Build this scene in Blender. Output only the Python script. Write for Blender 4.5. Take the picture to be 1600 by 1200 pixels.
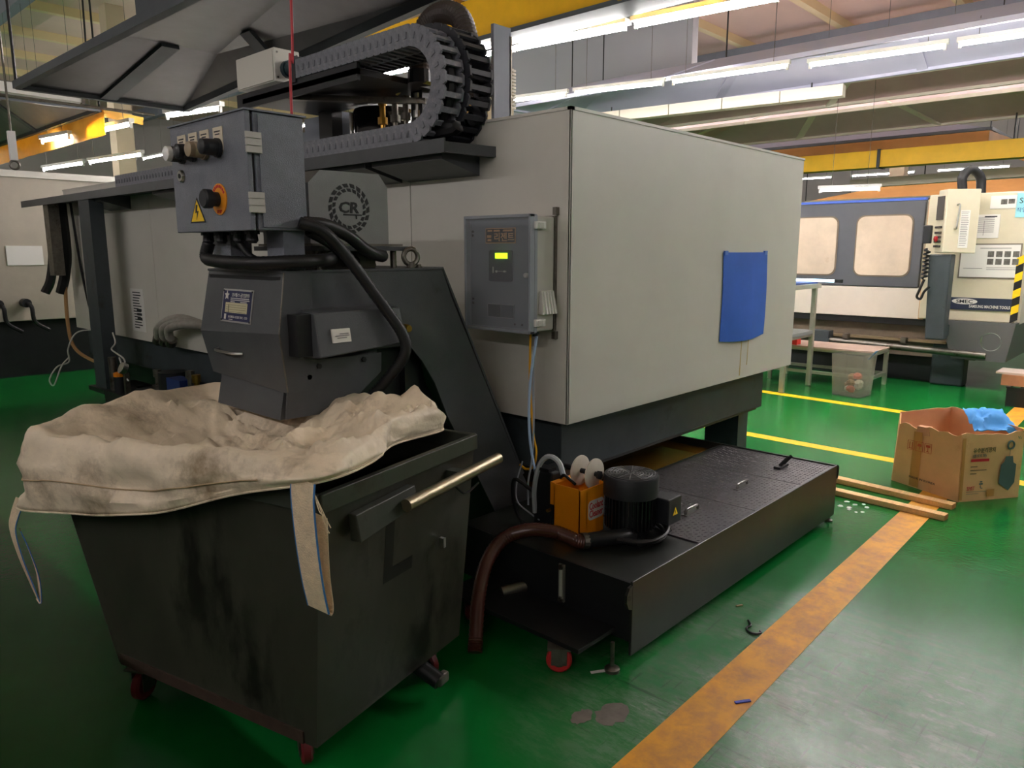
import bpy, bmesh, math, random
from mathutils import Vector, Matrix, noise
random.seed(7)
sc = bpy.context.scene
COL = sc.collection
for o in list(bpy.data.objects): bpy.data.objects.remove(o)

# ------------------------------------------------------------------ camera, world, exposure
cam_d = bpy.data.cameras.new('camera'); cam = bpy.data.objects.new('camera', cam_d); COL.objects.link(cam)
cam_d.sensor_width = 36.0; cam_d.lens = 36.0*1163/1600; cam_d.clip_end = 200; cam_d.clip_start = .02
cam.location = (0, 0, 1.6); cam.rotation_euler = (math.radians(90-10.15), 0, math.radians(42.8-90))
sc.camera = cam
w = bpy.data.worlds.new('world'); sc.world = w; w.use_nodes = True
w.node_tree.nodes['Background'].inputs[0].default_value = (.8, .85, 1, 1)
w.node_tree.nodes['Background'].inputs[1].default_value = .05
sc.view_settings.view_transform = 'Standard'; sc.view_settings.look = 'None'
sc.view_settings.gamma = 1; sc.view_settings.use_curve_mapping = False
sc.view_settings.exposure = 1.95
TUBE_W = 34.0      # radiance of the lit fluorescent tubes

# ------------------------------------------------------------------ helpers
def S(r, g, b):
    f = lambda c: (c/255/12.92) if c/255 <= .04045 else ((c/255+.055)/1.055)**2.4
    return (f(r), f(g), f(b), 1)
MC = {}
def M(name, col, rough=.5, metal=0, var=0, vs=6, bump=0, bs=80, coat=0, spec=.5, emit=0, trans=0, alpha=1, dirt=None, ds=3, dt=.55, dw=.15, stretch=(1, 1, 1), ior=1.45, rvar=0):
    if name in MC: return MC[name]
    m = bpy.data.materials.new(name); m.use_nodes = True; nt = m.node_tree; N = nt.nodes; L = nt.links
    p = N['Principled BSDF']
    p.inputs['Base Color'].default_value = col; p.inputs['Roughness'].default_value = rough; p.inputs['Metallic'].default_value = metal
    p.inputs['Specular IOR Level'].default_value = spec; p.inputs['Coat Weight'].default_value = coat
    p.inputs['Transmission Weight'].default_value = trans; p.inputs['Alpha'].default_value = alpha; p.inputs['IOR'].default_value = ior
    if emit: p.inputs['Emission Color'].default_value = col; p.inputs['Emission Strength'].default_value = emit
    if var or bump or dirt or rvar:
        tc = N.new('ShaderNodeTexCoord'); mp = N.new('ShaderNodeMapping'); mp.inputs['Scale'].default_value = stretch
        L.new(tc.outputs['Object'], mp.inputs['Vector'])
    out = None
    if var or dirt or rvar:
        n = N.new('ShaderNodeTexNoise'); n.inputs['Scale'].default_value = vs; n.inputs['Detail'].default_value = 6; n.inputs['Roughness'].default_value = .65
        L.new(mp.outputs[0], n.inputs['Vector'])
        r = N.new('ShaderNodeValToRGB'); r.color_ramp.elements[0].position = .3; r.color_ramp.elements[1].position = .7
        a = tuple(max(0, c*(1-var)) for c in col[:3])+(1,); b = tuple(min(1, c*(1+var)) for c in col[:3])+(1,)
        r.color_ramp.elements[0].color = a; r.color_ramp.elements[1].color = b
        L.new(n.outputs['Fac'], r.inputs['Fac']); out = r.outputs['Color']
        if rvar:
            mr = N.new('ShaderNodeMapRange'); mr.inputs[1].default_value = .3; mr.inputs[2].default_value = .7
            mr.inputs[3].default_value = max(0, rough-rvar); mr.inputs[4].default_value = min(1, rough+rvar)
            L.new(n.outputs['Fac'], mr.inputs[0]); L.new(mr.outputs[0], p.inputs['Roughness'])
    if dirt:
        n2 = N.new('ShaderNodeTexNoise'); n2.inputs['Scale'].default_value = ds; n2.inputs['Detail'].default_value = 8; n2.inputs['Roughness'].default_value = .7
        L.new(mp.outputs[0], n2.inputs['Vector'])
        r2 = N.new('ShaderNodeValToRGB'); r2.color_ramp.elements[0].position = dt; r2.color_ramp.elements[1].position = min(1, dt+dw)
        L.new(n2.outputs['Fac'], r2.inputs['Fac'])
        mx = N.new('ShaderNodeMix'); mx.data_type = 'RGBA'; L.new(r2.outputs['Color'], mx.inputs['Factor'])
        L.new(out, mx.inputs['A']); mx.inputs['B'].default_value = dirt; out = mx.outputs['Result']
    if out: L.new(out, p.inputs['Base Color'])
    if bump:
        n3 = N.new('ShaderNodeTexNoise'); n3.inputs['Scale'].default_value = bs; n3.inputs['Detail'].default_value = 4
        L.new(mp.outputs[0], n3.inputs['Vector'])
        bp = N.new('ShaderNodeBump'); bp.inputs['Strength'].default_value = bump; bp.inputs['Distance'].default_value = .01
        L.new(n3.outputs['Fac'], bp.inputs['Height']); L.new(bp.outputs[0], p.inputs['Normal'])
    MC[name] = m; return m

class G:
    """collects shapes, in world (or a thing's local) coordinates"""
    def __init__(s): s.v = []; s.f = []
    def add(s, vs, fs):
        k = len(s.v); s.v += [tuple(v) for v in vs]; s.f += [tuple(i+k for i in f) for f in fs]; return s
    def hexa(s, p): return s.add(p, [(0, 3, 2, 1), (4, 5, 6, 7), (0, 1, 5, 4), (1, 2, 6, 5), (2, 3, 7, 6), (3, 0, 4, 7)])
    def box(s, x0, x1, y0, y1, z0, z1):
        return s.hexa([(x0, y0, z0), (x1, y0, z0), (x1, y1, z0), (x0, y1, z0), (x0, y0, z1), (x1, y0, z1), (x1, y1, z1), (x0, y1, z1)])
    def prism(s, pts, axis, a0, a1):
        """polygon given in the two other axes (in x,y,z order), extruded along axis"""
        def mk(p, a): return (a, p[0], p[1]) if axis == 'x' else (p[0], a, p[1]) if axis == 'y' else (p[0], p[1], a)
        n = len(pts)
        return s.add([mk(p, a0) for p in pts]+[mk(p, a1) for p in pts],
                     [tuple(range(n))[::-1], tuple(range(n, 2*n))]+[(i, (i+1) % n, n+(i+1) % n, n+i) for i in range(n)])
    def beam(s, p, q, wd, h, up=(0, 0, 1)):
        p = Vector(p); q = Vector(q); d = (q-p).normalized(); u = Vector(up); sd = d.cross(u).normalized()*wd/2; u = sd.cross(d).normalized()*h/2
        return s.hexa([p-sd-u, p+sd-u, p+sd+u, p-sd+u, q-sd-u, q+sd-u, q+sd+u, q-sd+u])
    def cyl(s, p, q, r, n=16, r2=None, cap=True):
        p = Vector(p); q = Vector(q); d = (q-p).normalized(); a = d.orthogonal().normalized(); b = d.cross(a); r2 = r if r2 is None else r2
        vs = []
        for c, rr in ((p, r), (q, r2)):
            for i in range(n):
                t = 2*math.pi*i/n; vs.append(c+a*math.cos(t)*rr+b*math.sin(t)*rr)
        fs = [(i, (i+1) % n, n+(i+1) % n, n+i) for i in range(n)]
        if cap: fs += [tuple(range(n))[::-1], tuple(range(n, 2*n))]
        return s.add(vs, fs)
    def tube(s, pts, r, n=8, closed=False, rf=None):
        pts = [Vector(p) for p in pts]; m = len(pts); a = None; vs = []
        for i, p in enumerate(pts):
            d = (pts[(i+1) % m]-pts[i-1]) if (closed or 0 < i < m-1) else (pts[1]-pts[0] if i == 0 else pts[-1]-pts[-2])
            d.normalize()
            if a is None: a = d.orthogonal().normalized()
            a = (a-d*a.dot(d)).normalized(); b = d.cross(a); rr = r*(rf(i) if rf else 1)
            for k in range(n):
                t = 2*math.pi*k/n; vs.append(p+a*math.cos(t)*rr+b*math.sin(t)*rr)
        fs = []
        for i in range(m if closed else m-1):
            j = (i+1) % m
            for k in range(n): fs.append((i*n+k, i*n+(k+1) % n, j*n+(k+1) % n, j*n+k))
        if not closed: fs += [tuple(range(n))[::-1], tuple(range((m-1)*n, m*n))]
        return s.add(vs, fs)
    def lathe(s, c, axis, prof, n=24):
        """profile of (radius, distance along axis)"""
        c = Vector(c); d = Vector(axis).normalized(); a = d.orthogonal().normalized(); b = d.cross(a); vs = []
        for r, h in prof:
            for k in range(n):
                t = 2*math.pi*k/n; vs.append(c+d*h+a*math.cos(t)*r+b*math.sin(t)*r)
        m = len(prof); fs = [(i*n+k, i*n+(k+1) % n, (i+1)*n+(k+1) % n, (i+1)*n+k) for i in range(m-1) for k in range(n)]
        fs += [tuple(range(n))[::-1], tuple(range((m-1)*n, m*n))]
        return s.add(vs, fs)
    def torus(s, c, axis, R, r, n=24, m=8):
        c = Vector(c); d = Vector(axis).normalized(); a = d.orthogonal().normalized(); b = d.cross(a)
        return s.tube([c+(a*math.cos(2*math.pi*i/n)+b*math.sin(2*math.pi*i/n))*R for i in range(n)], r, m, closed=True)
    def sheet(s, rows, th, nrm):
        """grid of points made into a slab of thickness th along nrm"""
        nrm = Vector(nrm)*th; R = len(rows); Cn = len(rows[0]); vs = [Vector(p) for r in rows for p in r]; k = len(vs)
        fs = []
        for i in range(R-1):
            for j in range(Cn-1):
                q = (i*Cn+j, i*Cn+j+1, (i+1)*Cn+j+1, (i+1)*Cn+j); fs.append(q); fs.append(tuple(x+k for x in q[::-1]))
        rim = [j for j in range(Cn)]+[i*Cn+Cn-1 for i in range(1, R)]+[(R-1)*Cn+j for j in range(Cn-2, -1, -1)]+[i*Cn for i in range(R-2, 0, -1)]
        for a, b in zip(rim, rim[1:]+rim[:1]): fs.append((b, a, a+k, b+k))
        return s.add(vs+[v+nrm for v in vs], fs)
def cr(pts, n=8, closed=False):
    """Catmull-Rom curve through points"""
    P = [Vector(p) for p in pts]; m = len(P); out = []
    for i in range(m if closed else m-1):
        p0 = P[i-1] if (closed or i > 0) else P[0]*2-P[1]; p1 = P[i]; p2 = P[(i+1) % m]
        p3 = P[(i+2) % m] if (closed or i+2 < m) else P[-1]*2-P[-2]
        for k in range(n):
            t = k/n; out.append(.5*((2*p1)+(p2-p0)*t+(2*p0-5*p1+4*p2-p3)*t*t+(3*p1-p0-3*p2+p3)*t**3))
    if not closed: out.append(P[-1])
    return out
OFF = {}
def thing(name, label, cat, loc=(0, 0, 0), rz=0, group=None, local=False):
    o = bpy.data.objects.new(name, None); COL.objects.link(o); o.location = loc; o.rotation_euler = (0, 0, rz); o.empty_display_size = .1
    o['label'] = label; o['category'] = cat
    if group: o['group'] = group
    OFF[o] = Vector((0, 0, 0)) if local else Vector(loc)
    return o
def obj(name, g, mat, parent=None, label=None, cat=None, group=None, kind=None, smooth=False, bev=0, local=False):
    me = bpy.data.meshes.new(name); v = g.v
    if parent is not None: off = OFF[parent]
    elif local: off = Vector((0, 0, 0))
    else:
        xs, ys, zs = zip(*v); off = Vector(((min(xs)+max(xs))/2, (min(ys)+max(ys))/2, min(zs)))
    me.from_pydata([(a[0]-off[0], a[1]-off[1], a[2]-off[2]) for a in v], [], g.f); 
    bm = bmesh.new(); bm.from_mesh(me); bmesh.ops.recalc_face_normals(bm, faces=bm.faces); bm.to_mesh(me); bm.free()
    if smooth:
        me.polygons.foreach_set('use_smooth', [True]*len(me.polygons))
        try: me.set_sharp_from_angle(angle=math.radians(40))
        except Exception: pass
    me.materials.append(mat)
    o = bpy.data.objects.new(name, me); COL.objects.link(o)
    if parent is not None: o.parent = parent; OFF[o] = off
    else: o.location = off; OFF[o] = off
    if label: o['label'] = label
    if cat: o['category'] = cat
    if group: o['group'] = group
    if kind: o['kind'] = kind
    if bev:
        b = o.modifiers.new('bevel', 'BEVEL'); b.width = bev; b.segments = 2; b.limit_method = 'ANGLE'; b.angle_limit = math.radians(35)
    return o
def txt(name, s, c, right, up, height, mat, parent, width=None, ext=.0006, bold=0.0):
    """flat lettering centred at c; height is the overall height, width (if given) the overall width"""
    cu = bpy.data.curves.new(name, 'FONT'); cu.body = s; cu.align_x = 'CENTER'; cu.extrude = .01; cu.resolution_u = 2; cu.offset = bold
    t = bpy.data.objects.new(name, cu); COL.objects.link(t)
    dg = bpy.context.evaluated_depsgraph_get(); me = bpy.data.meshes.new_from_object(t.evaluated_get(dg))
    bpy.data.objects.remove(t); g = G()
    if not me.vertices: return None
    xs = [v.co.x for v in me.vertices]; ys = [v.co.y for v in me.vertices]
    sy = height/(max(ys)-min(ys)); sx = (width/(max(xs)-min(xs))) if width else sy; cx = (max(xs)+min(xs))/2; cy = (max(ys)+min(ys))/2
    R = Vector(right).normalized(); U = Vector(up).normalized(); Nn = R.cross(U); c = Vector(c)
    g.add([c+R*(v.co.x-cx)*sx+U*(v.co.y-cy)*sy+Nn*(v.co.z/.01*ext) for v in me.vertices], [tuple(p.vertices) for p in me.polygons])
    return obj(name, g, mat, parent)
def bars(g, c, right, up, rows, ext=.0006):
    """rows of print too small to read: (x0,x1,y0,y1) rectangles about c"""
    R = Vector(right); U = Vector(up); Nn = R.cross(U); c = Vector(c)
    for x0, x1, y0, y1 in rows:
        p = [c+R*a+U*b for a, b in ((x0, y0), (x1, y0), (x1, y1), (x0, y1))]
        g.hexa([q-Nn*ext for q in p]+[q+Nn*ext for q in p])
    return g
def plate(g, c, right, up, wd, h, th):
    return bars(g, c, right, up, [(-wd/2, wd/2, -h/2, h/2)], th/2)
def rrect(cx, cy, wd, h, r, n=5):
    out = []
    for sx, sy, a0 in ((1, 1, 0), (-1, 1, 90), (-1, -1, 180), (1, -1, 270)):
        for k in range(n+1):
            a = math.radians(a0+90*k/n); out.append((cx+sx*(wd/2-r)+r*math.cos(a), cy+sy*(h/2-r)+r*math.sin(a)))
    return out
def copy_tree(o, parent=None):
    c = o.copy(); COL.objects.link(c); c.parent = parent
    if parent is not None: c.matrix_parent_inverse = o.matrix_parent_inverse
    for ch in [x for x in bpy.data.objects if x.parent == o]: copy_tree(ch, c)
    return c
def struct(name, g, m, parent=None, **k):
    o = obj(name, g, m, parent, **k)
    if parent is None: o['kind'] = 'structure'
    return o
NX, PX, NY, UP = (-1, 0, 0), (1, 0, 0), (0, -1, 0), (0, 0, 1)

# ------------------------------------------------------------------ materials
white = M('machine_ivory', S(208, 205, 196), .45, var=.05, vs=1.2, bump=.02, bs=30)
whiteB = M('machine_ivory_far', S(214, 208, 190), .45, var=.05, vs=2)
dark = M('conveyor_grey', S(74, 77, 80), .42, var=.1, vs=9, bump=.12, bs=260, dirt=S(50, 48, 44), ds=5, dt=.62)
boxg = M('cabinet_hammered', S(112, 116, 126), .38, var=.12, vs=14, bump=.3, bs=220, dirt=S(72, 75, 82), ds=7, dt=.6)
base = M('machine_base_grey', S(58, 66, 70), .5, var=.2, vs=4, dirt=S(40, 38, 30), ds=4, dt=.58)
blk = M('black_paint', S(30, 31, 33), .4, var=.2, vs=8)
rub = M('black_rubber', S(24, 25, 27), .5, var=.15, vs=20)
plast = M('black_plastic', S(34, 36, 40), .45)
chain_m = M('chain_grey_plastic', S(122, 124, 132), .6, var=.25, vs=40, dirt=S(160, 158, 156), ds=22, dt=.58)
chain_b = M('chain_black_plastic', S(38, 40, 46), .55, var=.2, vs=30)
steel = M('bright_steel', S(190, 190, 186), .3, 1, var=.15, vs=20)
dsteel = M('dull_steel', S(120, 116, 108), .42, .9, var=.25, vs=16, dirt=S(70, 58, 44), ds=9, dt=.55)
brass = M('brass', S(196, 150, 70), .3, 1, var=.1)
tankm = M('tank_oily_grey', S(38, 41, 38), .36, var=.35, vs=3, dirt=S(22, 20, 17), ds=2.5, dt=.5, dw=.25, spec=.6)
tread = M('tread_black_steel', S(92, 88, 92), .34, .6, var=.2, vs=12)
hopm = M('hopper_oily_paint', S(55, 55, 46), .42, var=.35, vs=3, dirt=S(26, 25, 21), ds=3.2, dt=.52, dw=.12, stretch=(1, 1, .45))
hopd = M('hopper_rim_paint', S(58, 62, 54), .45, var=.25, vs=6, dirt=S(40, 36, 28), ds=6, dt=.55)
bagm = M('woven_bag', S(230, 213, 187), .5, var=.12, vs=6, bump=.55, bs=22, dirt=S(132, 108, 76), ds=3.6, dt=.53, dw=.2)
strapm = M('strap_webbing', S(226, 204, 172), .8, var=.15, vs=30, bump=.5, bs=200)
bluem = M('blue_thread', S(60, 120, 180), .7)
orange = M('cleaner_orange', S(246, 150, 20), .4, var=.04)
redw = M('caster_red', S(104, 30, 34), .45, var=.15, vs=20)
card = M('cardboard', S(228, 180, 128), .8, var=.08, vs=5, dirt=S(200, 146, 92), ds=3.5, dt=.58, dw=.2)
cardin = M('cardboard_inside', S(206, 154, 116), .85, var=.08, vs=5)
wood = M('pine', S(230, 184, 124), .65, var=.16, vs=8, stretch=(1, 14, 14))
paper = M('paper', S(228, 226, 222), .7)
ink = M('print_ink', S(40, 42, 48), .7)
inkw = M('print_white', S(225, 222, 215), .6)
inkr = M('print_red', S(200, 40, 50), .6)
clear = M('clear_lid', S(205, 210, 216), .08, alpha=.16)
yellow = M('yellow_vinyl', S(245, 190, 30), .5, var=.08, vs=3, bump=.3, bs=4)
hoodm = M('hood_galvanised', S(86, 86, 90), .34, .6, var=.2, vs=2.5, bump=.1, bs=3)
hoodd = M('hood_frame_grey', S(78, 84, 90), .55, var=.1)
tube_on = M('lit_tube', (1, .94, .93, 1), .3, emit=TUBE_W)
lampw = M('lamp_housing', S(225, 225, 220), .4)

# ------------------------------------------------------------------ floor, markings, shell
def floor_mat():
    m = bpy.data.materials.new('green_epoxy_floor'); m.use_nodes = True; nt = m.node_tree; N = nt.nodes; L = nt.links; p = N['Principled BSDF']
    tc = N.new('ShaderNodeTexCoord')
    def noi(sc_, det, st=(1, 1, 1), rot=0, rg=.65):
        mp = N.new('ShaderNodeMapping'); mp.inputs['Scale'].default_value = st; mp.inputs['Rotation'].default_value = (0, 0, rot)
        L.new(tc.outputs['Object'], mp.inputs['Vector']); n = N.new('ShaderNodeTexNoise'); n.inputs['Scale'].default_value = sc_; n.inputs['Detail'].default_value = det; n.inputs['Roughness'].default_value = rg
        L.new(mp.outputs[0], n.inputs['Vector']); return n.outputs['Fac']
    def ramp(f, a, b, ca=(0, 0, 0, 1), cb=(1, 1, 1, 1)):
        r = N.new('ShaderNodeValToRGB'); r.color_ramp.elements[0].position = a; r.color_ramp.elements[1].position = b; r.color_ramp.elements[0].color = ca; r.color_ramp.elements[1].color = cb
        L.new(f, r.inputs['Fac']); return r.outputs['Color']
    def math_(op, a, b):
        n = N.new('ShaderNodeMath'); n.operation = op; n.use_clamp = True
        for i, x in enumerate((a, b)):
            if isinstance(x, (int, float)): n.inputs[i].default_value = x
            else: L.new(x, n.inputs[i])
        return n.outputs[0]
    def mix(f, a, b):
        n = N.new('ShaderNodeMix'); n.data_type = 'RGBA'; L.new(f, n.inputs['Factor'])
        for k, x in (('A', a), ('B', b)):
            if isinstance(x, tuple): n.inputs[k].default_value = x
            else: L.new(x, n.inputs[k])
        return n.outputs['Result']
    green = ramp(noi(.9, 5), .3, .7, S(10, 100, 38), S(20, 116, 50))
    # grey patch by the walkway: traffic scuffs plus lamp glare painted into the colour
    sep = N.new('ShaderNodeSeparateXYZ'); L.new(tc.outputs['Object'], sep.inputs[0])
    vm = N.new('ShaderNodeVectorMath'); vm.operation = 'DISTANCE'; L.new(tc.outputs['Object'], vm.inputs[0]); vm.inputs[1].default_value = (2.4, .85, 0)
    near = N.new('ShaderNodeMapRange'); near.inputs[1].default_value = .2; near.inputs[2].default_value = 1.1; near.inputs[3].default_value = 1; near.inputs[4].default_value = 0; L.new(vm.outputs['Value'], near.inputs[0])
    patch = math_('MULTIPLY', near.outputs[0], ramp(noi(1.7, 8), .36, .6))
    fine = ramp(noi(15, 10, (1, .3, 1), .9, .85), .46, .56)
    scuff_glare = math_('MULTIPLY', patch, math_('ADD', math_('MULTIPLY', fine, .6), .35))
    c = mix(scuff_glare, green, S(150, 156, 146))
    scr = ramp(noi(22, 8, (.12, 2.2, 1), .75, .75), .585, .62); scr2 = ramp(noi(20, 8, (2.2, .1, 1), .35, .75), .585, .62)
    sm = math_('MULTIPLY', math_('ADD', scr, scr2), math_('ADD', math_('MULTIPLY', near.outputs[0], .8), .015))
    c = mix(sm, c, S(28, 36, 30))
    L.new(c, p.inputs['Base Color']); p.inputs['Specular IOR Level'].default_value = .27
    ro = N.new('ShaderNodeMapRange'); ro.inputs[1].default_value = .3; ro.inputs[2].default_value = .7; ro.inputs[3].default_value = .15; ro.inputs[4].default_value = .21; L.new(noi(3, 6), ro.inputs[0])
    L.new(math_('ADD', ro.outputs[0], math_('MULTIPLY', scuff_glare, .22)), p.inputs['Roughness'])
    bp = N.new('ShaderNodeBump'); bp.inputs['Strength'].default_value = .08; bp.inputs['Distance'].default_value = .01; L.new(noi(40, 5), bp.inputs['Height']); L.new(bp.outputs[0], p.inputs['Normal'])
    return m
X0h, X1h, Y0h, Y1h, ZR = -9, 38, -11, 34, 7.2
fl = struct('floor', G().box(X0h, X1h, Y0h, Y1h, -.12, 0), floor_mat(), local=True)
linem = M('floor_line_paint', S(224, 156, 34), .55, var=.14, vs=2, dirt=S(166, 112, 58), ds=7, dt=.42, dw=.3)
linef = M('floor_line_paint_clean', S(240, 186, 20), .45, var=.06, vs=3)
def line(pts, m): obj('painted_line', G().prism(pts, 'z', .0004, .0016), m, fl)
line([(-3, 1.125), (-3, .94), (2.0, 1.005), (5.0, 1.07), (12, 1.2), (12, 1.37), (4.8, 1.232), (1.75, 1.19)], linem)
line([(6.02, -2), (6.17, -2), (6.16, 1.6), (6.26, 4.5), (6.12, 4.5), (6.03, 1.6)], linef)
line([(7.78, -2), (7.93, -2), (8.12, 2.1), (8.34, 5), (8.2, 5), (7.98, 2.1)], linef)
patchm = M('bare_concrete', S(108, 100, 92), .7, var=.2, vs=20)
def blob(cx, cy, rx, ry, n=22, j=.35, seed=0):
    return [(cx+math.cos(2*math.pi*i/n)*rx*(1+j*noise.noise((i*.9, seed, 0))), cy+math.sin(2*math.pi*i/n)*ry*(1+j*noise.noise((i*.9, seed+5, 3)))) for i in range(n)]
obj('bare_patch', G().prism(blob(1.975, 1.35, .075, .05, seed=1), 'z', .0002, .0012), patchm, fl, label='larger bare concrete patch in the green floor')
obj('bare_patch', G().prism(blob(1.89, 1.42, .05, .03, seed=4, j=.7), 'z', .0002, .0012), patchm, fl, label='smaller bare concrete patch in the green floor')
wallm = M('wall_panel', S(196, 188, 186), .7, var=.08, vs=.6)
roofm = M('roof_panel', S(220, 192, 178), .75, var=.06, vs=.5)
purl = M('purlin_paint', S(226, 206, 160), .6)
grey_b = M('steel_blue_grey', S(128, 134, 146), .55, var=.06)
struct('wall_back', G().box(X1h, X1h+.2, Y0h, Y1h, 0, ZR), wallm)
struct('wall_left', G().box(X0h, X1h, Y1h, Y1h+.2, 0, ZR), wallm)
struct('wall_front', G().box(X0h-.2, X0h, Y0h, Y1h, 0, ZR), wallm)
struct('wall_right', G().box(X0h, X1h, Y0h-.2, Y0h, 0, ZR), wallm)
ceil = struct('ceiling', G().box(X0h, X1h, Y0h, Y1h, ZR, ZR+.2), roofm)
for i in range(13):
    y = -3.1+2.6*i+.07
    obj('purlin', G().box(X0h, X1h, y-.09, y+.09, ZR-.2, ZR), purl, ceil)
for i, x in enumerate((5.2, 12.5, 20, 28)):
    obj('roof_truss', G().box(x-.12, x+.12, Y0h, Y1h, ZR-.62, ZR-.2), grey_b, ceil)

# ------------------------------------------------------------------ fluorescent lamps
LL = {}
def lamp(a, b, z, label, lit=True, group='fluorescent tubes in the hall', rods=True, ztop=None, twin=False):
    a = Vector((a[0], a[1], z)); b = Vector((b[0], b[1], z)); c = (a+b)/2; d = (b-a).normalized()
    t = thing('fluorescent_lamp', label, 'lamp', c, group=group)
    obj('housing', G().beam(a-d*.02+Vector((0, 0, .055)), b+d*.02+Vector((0, 0, .055)), .15 if twin else .07, .05), lampw, t)
    sd_ = Vector((-d.y, d.x, 0))
    for o_ in ((-.045, .045) if twin else (0,)): obj('tube', G().cyl(a+d*.03+sd_*o_, b-d*.03+sd_*o_, .017, 8), tube_on if lit else lampw, t, smooth=True)
    for p, q in ((a, a+d*.03), (b, b-d*.03)): obj('end_cap', G().beam(p, q, .03, .08), lampw, t)
    if rods:
        g = G()
        for p in (a+d*.2, b-d*.2): g.cyl(p+Vector((0, 0, .08)), (p.x, p.y, (ztop or ZR)-.01), .004, 5)
        obj('hanger', g, dsteel, t)
    return t
def row(p, q, z, n, gap, label, **k):
    """n lamps end to end between p and q"""
    p = Vector((p[0], p[1])); q = Vector((q[0], q[1])); d = (q-p)/n
    for i in range(n):
        e = d.normalized()*gap/2; kk = dict(k)
        if callable(k.get('ztop')): kk['ztop'] = k['ztop'](p+d*(i+.5))
        lamp(p+d*i+e, p+d*(i+1)-e, z, label if isinstance(label, str) else label[i], **kk)
row((6.93, 6.46), (7.31, 3.26), 3.97, 2, .1, ['bright tube just above the machine top, left end at the grey upright plate', 'bright tube at the top edge, right of the one above the machine'], twin=True)
row((7.31, 3.26), (8.05, -3.0), 3.97, 4, .12, 'lit tube of the aisle row over the green walkway', group='aisle lamps over the walkway', twin=True)
row((6.55, 9.6), (6.93, 6.46), 3.97, 2, .1, 'lit tube of the aisle row hidden behind the overhead hood', group='aisle lamps behind the hood', twin=True)
lamp((9.30, 8.95), (9.55, 7.68), 4.0, 'short bright tube directly behind the grey upright plate')
lamp((9.58, 7.55), (9.9, 6.15), 4.0, 'middle tube of the second lit row above the ivory machine')
lamp((9.93, 6.03), (10.13, 4.4), 4.0, 'right tube of the second lit row above the ivory machine')
row((10.15, 4.2), (10.9, -2.5), 3.97, 4, .12, ['tube of the second lit row right of the boxed duct end', 'tube of the second lit row cut by the right picture edge', 'tube of the second lit row just outside the right edge', 'last tube of the second lit row, outside the right edge'], ztop=lambda c: 4.14+min(.3, max(0, c.x-10.18)*.5), group='second row lamps over the far lathe')
lamp((4.08, 9.48), (4.3, 8.52), 3.2, 'bright tube just above the dark electrical box')
lamp((3.94, 11.54), (4.03, 10.43), 3.2, 'lit tube left of the electrical box, under the orange skirt', ztop=3.6)
lamp((3.71, 12.97), (3.82, 12.11), 3.2, 'short lit tube at the far left under the orange skirt', ztop=3.42)
lamp((5.15, 15.4), (5.36, 13.51), 3.2, 'long low tube seen just above the dark cable shelf')
lamp((4.95, 17.4), (5.12, 15.6), 3.2, 'left tube of the low row above the dark cable shelf')
row((-4.0, 9.0), (-4.0, -4.5), 4.1, 8, .45, 'added lit tube, out of view, lighting the rear panels', group='added lamps out of view for the rear panels')  # unseen row added behind the camera to light the rear panels
row((14.3, 12), (14.3, 0), 5.2, 6, .6, 'lit tube between the far hoods', group='far lamps between the hoods')
row((21, 14), (21.6, -2), 4.8, 6, .6, 'lit tube between the farthest hoods', group='far lamps between the hoods')
row((29, 16), (29.5, 2), 4.3, 5, .7, 'lit tube at the far end of the hall', group='far end lamps')
row((4.6, 26), (5.2, 18), 4.2, 4, .6, 'added lit tube deep in the left hall, brightening the roof', group='added deep left lamps')  # row added to throw light up on the left roof
row((-1.4, -6.2), (4.0, -6.2), 4.1, 3, .5, 'added lit tube, out of view, lighting the end panel and guard', group='cross row behind the photographer')  # unseen row added to light the faces turned towards it
row((.3, 14), (.3, 30), 4.2, 8, .4, 'added lit tube, out of view at the far left, brightening the roof', group='far left row outside the picture')  # out-of-view row added as uplight for the left roof
row((10.5, 13), (10.5, 29), 4.6, 7, .6, 'lit tube far behind the ivory machine', group='lamps far behind the machine')
lamp((13.3, 5.1), (13.6, 4.2), 2.62, 'faint tube just above the far lathe door', ztop=4.62)

# ------------------------------------------------------------------ overhead hoods, beams
def hood(name, label, x0, x1, y0, y1, z, dz, inx, iny, m, rimm, ribs=3, thick=.012, rim=.06, rods=True, group=None, x1n=None):
    """hanging extraction hood: four sloping panels and a flat top, open below, with a rim and ribs"""
    t = thing(name, label, 'hood', ((x0+x1)/2, (y0+y1)/2, z), group=group)
    xn = x1 if x1n is None else x1n
    A = [(x0, y0, z), (xn, y0, z), (x1, y1, z), (x0, y1, z)]; B = [(x0+inx, y0+iny, z+dz), (xn-inx+(x1-xn)*.3, y0+iny, z+dz), (x1-inx, y1-iny, z+dz), (x0+inx, y1-iny, z+dz)]
    for i in range(4):
        j = (i+1) % 4; p = [A[i], A[j], B[j], B[i]]
        obj('slope_panel', G().hexa(p+[(a, b, c+thick) for a, b, c in p]), m, t)
    obj('top_panel', G().hexa(B+[(a, b, c+thick) for a, b, c in B]), m, t)
    for i in range(4):
        obj('rim', G().beam(A[i], A[(i+1) % 4], rim, rim), rimm, t)
    for i in range(4):
        a = Vector(A[i]); b = Vector(A[(i+1) % 4]); c = Vector(B[i]); d = Vector(B[(i+1) % 4]); n = ribs if (b-a).length > 2 else 1
        for k in range(n):
            f = (k+1)/(n+1); obj('rib', G().beam(a.lerp(b, f)-Vector((0, 0, .01)), c.lerp(d, f)-Vector((0, 0, .01)), .14, .03), rimm, t)
    if rods:
        for k, (px, py, pz) in enumerate(A): obj('hanger_rod', G().cyl((px, py, pz), (px, py, ZR), .012, 6), blk, t)
    return t
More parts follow.
